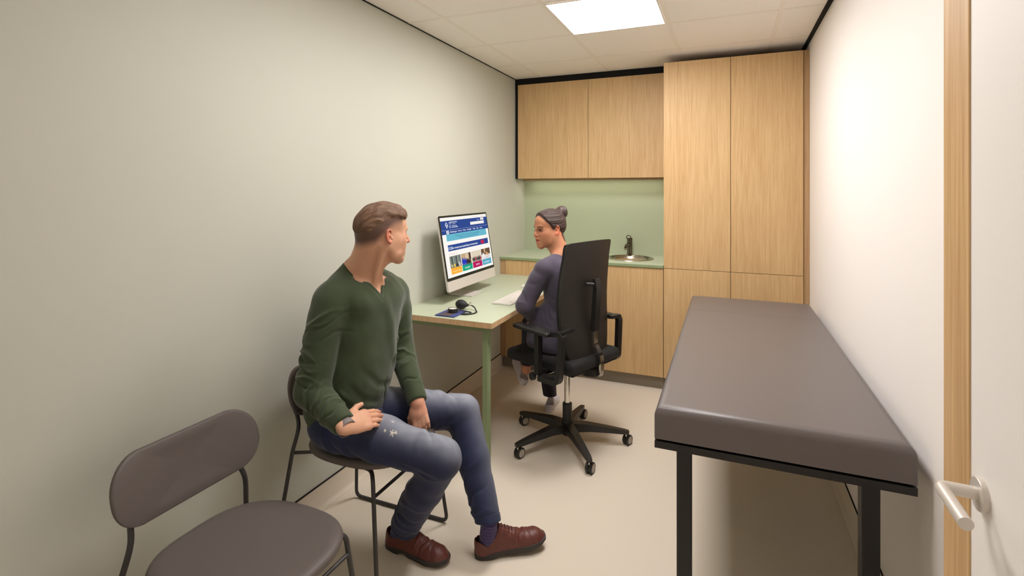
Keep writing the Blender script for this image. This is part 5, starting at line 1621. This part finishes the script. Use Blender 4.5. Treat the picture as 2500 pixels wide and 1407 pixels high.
# eyelids opened over the eyeball
for s in (1, -1):
    wb_.cut(ell(HW.p(0.090, s*0.0315, -0.0045), np.array((0.012, 0.0125, 0.0050))*HW.k, HW.R), 0.0015)
SKW, REW = L3((198, 138, 104)), L3((190, 96, 76))
def wcol(P):
    c = np.tile(SKW, (len(P), 1)); q = HW.loc(P); x, y, z = q.T; ay = np.abs(y)
    def mixc(m, col): nonlocal c; c = c*(1-m[:, None])+m[:, None]*np.asarray(col)
    mixc(0.35*np.exp(-(((x-0.060)/0.030)**2+((ay-0.042)/0.020)**2+((z+0.030)/0.020)**2)), REW)
    mixc(0.35*np.exp(-(((x-0.11)/0.014)**2+(y/0.014)**2+((z+0.035)/0.012)**2)), REW)
    # lips
    e = ((z+0.0670)/0.0088)**2+(ay/0.0235)**2
    mixc(0.85*(1-sstep(0.75, 1.15, e))*(x > 0.080), L3((172, 74, 68)))
    mixc(0.7*np.exp(-((z+0.0668)/0.0016)**2)*(ay < 0.024)*(x > 0.08), L3((90, 34, 32)))
    # brows
    bz = 0.0175+0.20*np.minimum(ay-0.012, 0.022)-0.40*np.maximum(ay-0.036, 0)
    mixc(0.95*np.exp(-((z-bz)/0.0040)**2)*sstep(0.010, 0.016, ay)*(1-sstep(0.046, 0.053, ay))*(x > 0.045), L3((48, 32, 28)))
    # dark lash line and lid shade around the eyes
    er = np.hypot((ay-0.0315)/0.0150, (z+0.0042)/0.0068)
    mixc(0.95*np.exp(-((er-1.0)/0.26)**2)*(x > 0.060)*(0.6+0.4*(z > -0.0045)), L3((30, 18, 16)))
    mixc(0.45*np.exp(-((er-1.6)/0.6)**2)*(x > 0.058), L3((128, 74, 56)))
    # hair roots under the hair shell
    hl = np.interp(z, [-0.09, -0.05, -0.02, 0.0, 0.03, 0.055, 0.08, 0.12], [-0.060, -0.045, -0.020, 0.016, 0.036, 0.060, 0.074, 0.080])
    ear = sstep(0.0715, 0.0765, ay)*sstep(-0.046, -0.038, z)*(z < 0.032)*(x > -0.04)*(x < 0.012)
    mixc(0.9*sstep(-0.010, 0.006, hl-x)*(z > -0.085)*(1-ear), L3((48, 36, 34)))
    mixc(0.55*ear, L3((206, 112, 84)))
    return c
lo_, hi_ = HW.o-V3(0.15, 0.15, 0.20), HW.o+V3(0.15, 0.15, 0.13)
parts = [mesh_sdf(wb_, lo_, hi_, 0.0017)]
parts.append(mesh_sdf(wb_, (-1.40, 2.60, 0.05), (-0.60, 3.45, lo_[2]+0.02), 0.0060))
parts = prune(parts, [(lo_+0.003, hi_)])
Vb, Qb = join_vq(parts)
np_obj('body', Vb, Qb, M['skin'], wom, wcol, 1)
for F_, par, rot in ((HW, wom, 0.10), (HF, man, 0.0)):
    for s in (1, -1):
        c = F_.p(0.0722, s*0.031, -0.0045)
        rr = 0.0129*F_.k
        bm = B(); bmesh.ops.create_uvsphere(bm, u_segments=28, v_segments=18, radius=rr); bmesh.ops.translate(bm, vec=c, verts=bm.verts)
        eyeo = wpart('eyeball', bm, M['eye'], par, 60)
        gd = nrm_(F_.R@V3(1, rot, 0.02))
        bm = lathe(B(), [(0.0, 0.0004), (0.0025, 0.0001), (0.0045, -0.0006), (0.0062, -0.0014), (0.0063, -0.0024)], Vector(c)+Vector(gd)*rr, 24, axis=gd)
        bmesh.ops.translate(bm, vec=-Vector(par.location), verts=bm.verts)
        link('iris', bm, M['iris'], eyeo, 60)

# hair swept back into a bun
wh = Model()
def wskull(P):
    d = ell(HW.p(-0.014, 0, 0.034), np.array((0.097, 0.0715, 0.083))*HW.k, HW.R).fn(P)
    d = smin(d, ell(HW.p(-0.045, 0, 0.010), np.array((0.060, 0.062, 0.065))*HW.k, HW.R).fn(P), 0.03)
    d = smin(d, ell(HW.p(0.045, 0, 0.040), np.array((0.047, 0.0565, 0.055))*HW.k, HW.R).fn(P), 0.03)
    return d
bunc = V3(-0.104, 0.0, 0.094)
def wflow(P):
    q = HW.loc(P); v = q-bunc; rr = np.linalg.norm(v, axis=1)
    th = np.arctan2(v[:, 1], -v[:, 2]+0.35*v[:, 0]*0)
    nb_ = rr < 0.052
    a = th*0.085
    tw = np.arctan2(v[:, 1], v[:, 2]+v[:, 0]*0.4)
    al = np.where(nb_, rr*60, rr*30); ac = np.where(nb_, (v[:, 0]+v[:, 2])*700+tw*22, a*900)
    return np.stack([al, ac, q[:, 0]*12], 1)
def whair(P):
    x, y, z = HW.loc(P).T; ay = np.abs(y)
    hl = np.interp(z, [-0.09, -0.05, -0.02, 0.0, 0.03, 0.055, 0.08, 0.12], [-0.060, -0.045, -0.022, 0.014, 0.034, 0.058, 0.073, 0.080])
    m = sstep(-0.003, 0.012, hl-x)*sstep(-0.088, -0.070, z)
    earz = np.exp(-(((x+0.014)/0.024)**2+((z+0.010)/0.030)**2))*(ay > 0.05)
    m = m*(1-0.95*sstep(0.35, 0.6, earz))
    f = wflow(P)
    v_ = HW.loc(P)-bunc; a_ = np.arctan2(v_[:, 1], -v_[:, 2])*76
    t = 0.0070+0.003*sstep(0.02, 0.09, z)+0.0009*np.sin(a_*0.25)+0.0005*np.sin(a_*0.6+1)
    return -0.004+(t+0.004)*m
wh.u(Node(lambda P: wskull(P)-whair(P), HW.o, 0.16), 0.0)
wh.u(cap(HW.p(-0.070, 0, 0.075), HW.p(*bunc), 0.018, 0.026), 0.012)
bn = [ell(HW.p(*(bunc+V3(0, 0, 0))), (0.038, 0.042, 0.040))]
for k in range(7):
    a = k*2*math.pi/7+0.3
    p0 = bunc+V3(-0.006-0.012*math.cos(a), 0.024*math.sin(a), 0.006+0.020*math.cos(a))
    p1 = bunc+V3(-0.006-0.012*math.cos(a+1.2), 0.026*math.sin(a+1.2), 0.006+0.022*math.cos(a+1.2))
    bn.append(cap(HW.p(*p0), HW.p(*p1), 0.0150, 0.0120))
wh.u(grp(bn, 0.006), 0.006)
wh.disp(lambda P: 0.0010*np.sin(wflow(P)[:, 1]*0.30), HW.p(*bunc), 0.055)
v, q = mesh_sdf(wh, HW.o-0.17, HW.o+0.17, 0.0018)
cen = v[q].mean(1)
q = q[(wskull(cen) > -0.0032) | (np.linalg.norm(HW.loc(cen)-bunc, axis=1) < 0.06)]
np_obj('hair', v, q, hair_mat('dark_brown_hair', (28, 22, 22), (96, 76, 70), 0.42), wom, None, 1, flow=wflow)
bm = B(); bmesh.ops.create_uvsphere(bm, u_segments=12, v_segments=8, radius=0.0030); bmesh.ops.translate(bm, vec=HW.p(0.006, 0.0755, -0.0345), verts=bm.verts)
wpart('earring', bm, M['chrome'], wom, 60)

# jacket
jk = Model()
jk.u(loft([(z, x, y, a+0.004, b+0.004) for z, x, y, a, b in WTw], of, ol), 0.02)
for s, sh in ((-1, wsR), (1, wsL)):
    jk.u(cap(wn+V3(0, 0, -0.012)+ol*s*0.03, sh+V3(0, 0, 0.002), 0.046, 0.042), 0.035)
jk.u(cap(wsL+V3(0, 0, -0.012), wsL+(weL-wsL)*0.3, 0.056, 0.056), 0.02)
jk.u(grp([cap(wsL+(weL-wsL)*0.25, weL, 0.057, 0.050), cap(weL, wwL, 0.050, 0.038)], 0.02), 0.005)
jk.u(cap(wsR+V3(0, 0, -0.012), weR, 0.056, 0.048), 0.02); jk.u(cap(weR, wwR, 0.048, 0.034), 0.015)
jk.u(cap(W_(0.03, 0.03, 0.70), W_(0.06, 0.05, 0.60), 0.125, 0.135), 0.05)
jk.u(cap(W_(0.08, 0.08, 0.74), W_(0.12, 0.09, 0.61), 0.080, 0.092), 0.05)
for sh_, sg in ((wsL, 1), (wsR, -1)): jk.u(cap(sh_+V3(0, 0, 0.012)-ol*sg*0.03, sh_+V3(0, 0, 0.006)+ol*sg*0.008, 0.043, 0.043), 0.02)
jk.disp(*ribs(wsL, weL, cam_ref, [(0.10, 40, 0.04, 0.012, -0.003, 40), (0.15, -40, 0.03, 0.012, -0.003, 40), (0.190, 60, -0.02, 0.009, -0.004, 40), (0.22, 60, -0.01, 0.009, 0.003, 40)]))
jk.disp(*crease([wsL+V3(0.05, 0.02, 0.035), wsL+V3(0.055, -0.01, -0.01), wsL+V3(0.06, 0.01, -0.08), wsL+V3(0.05, 0.02, -0.13)], 0.004, -0.004))
a0 = W_(-0.02, 0.13, 0.86)
jk.disp(*crease([a0+V3(0, 0, 0.06), a0+V3(0.0, 0, -0.06), W_(-0.03, 0.12, 0.70)], 0.010, -0.006))
jk.disp(*crease([W_(0.06, 0.15, 0.80), W_(0.03, 0.15, 0.74), W_(-0.05, 0.13, 0.66)], 0.012, -0.007))
jk.disp(*crease([W_(0.03, 0.15, 0.85), W_(0.0, 0.145, 0.78), W_(-0.06, 0.12, 0.72)], 0.012, 0.006))
jk.disp(lambda P: 0.0022*vnoise(P, 18, 4.0), OC+V3(0, 0, 0.8), 0.8)
jk.plane((0, 0, 0.568), (0, 0, -1), 0.01)
ax_ = nrm_(wnt-wn)
def wcollar(P):
    qq = P-wn; t = qq@ax_; r_ = np.linalg.norm(qq-np.outer(t, ax_), axis=1)
    d = smax(r_-0.052, -(t-0.006), 0.006)
    q2 = P-(wn+of*0.10-V3(0, 0, 0.14)); lat = np.abs(q2@ol); up = q2[:, 2]
    wd = smax((lat-0.34*up)*0.9, -(q2@of)-0.06, 0.01)
    return smin(d, wd, 0.008)
jk.cut(Node(wcollar, wn, 0.25), 0.003)
for e, w_ in ((weL, wwL), (weR, wwR)):
    dd = nrm_(w_-e); jk.plane(w_-dd*0.01, dd, 0.004, cap(w_-dd*0.02, w_+dd*0.10, 0.075))
v, q = mesh_sdf(jk, (-1.25, 2.62, 0.54), (-0.62, 3.28, 1.20), 0.0036)
M['jacket'] = vcol_mat('blue_grey_jacket', 0.8, bump=0.2, bscale=700, noise=0.06, nscale=400, sheen=0.2, spec=0.25)
np_obj('jacket', v, q, M['jacket'], wom, lambda P: np.tile(L3((78, 72, 86)), (len(P), 1)), 1)

# trousers
tr = Model()
tr.u(ell(W_(0.0, 0, 0.635), (0.15, 0.15, 0.085)), 0.03)
for h_, k_, a_ in ((whL, wkL, waL), (whR, wkR, waR)):
    tr.u(cap(h_, k_, 0.080, 0.060), 0.03); tr.u(cap(k_, a_+(k_-a_)*(0.20 if k_ is wkL else -0.1), 0.060, 0.042 if k_ is wkL else 0.046), 0.02)
tr.disp(lambda P: 0.002*vnoise(P, 22, 1.0), OC+V3(0, 0, 0.4), 0.8)
for k_, a_ in ((wkL, waL), (wkR, waR)):
    dd = nrm_(a_-k_); cut_ = 0.035 if k_ is wkL else -0.035; tr.plane(a_-dd*cut_, dd, 0.003, cap(a_-dd*(cut_-0.005), a_+dd*0.15, 0.09))
tr.plane((0, 0, 0.5640), (0, 0, -1), 0.006, ell(W_(0.0, 0, 0.53), (0.235, 0.235, 0.06)))
v, q = mesh_sdf(tr, (-1.42, 2.65, 0.10), (-0.66, 3.45, 0.76), 0.0045)
np_obj('trousers', v, q, vcol_mat('navy_trousers', 0.85, bump=0.2, bscale=600, sheen=0.1), wom, lambda P: np.tile(L3((44, 42, 58)), (len(P), 1)), 1)
M['canvas'] = plain('white_canvas', (206, 200, 204), 0.75, bump=0.2, bscale=500)
M['white_sole'] = plain('white_sole', (214, 208, 208), 0.6)
fd = nrm_(of*0.45-ol*0.85)
hR = waR-fd*0.045; hR[2] = 0.0
shoe(wom, hR, hR+fd*0.25, waR, scale=0.83, mats=('canvas', 'white_sole', 'white_sole'), laces=False, low=True)
fdl = nrm_(of*0.62-ol*0.42+V3(0, 0, 0.36)); upl = nrm_(V3(0, 0, 1)-of*0.42)
hL_ = waL-fdl*0.04-upl*0.085
shoe(wom, hL_, hL_+fdl*0.25, waL, scale=0.83, mats=('canvas', 'white_sole', 'white_sole'), laces=False, low=True, up=upl)
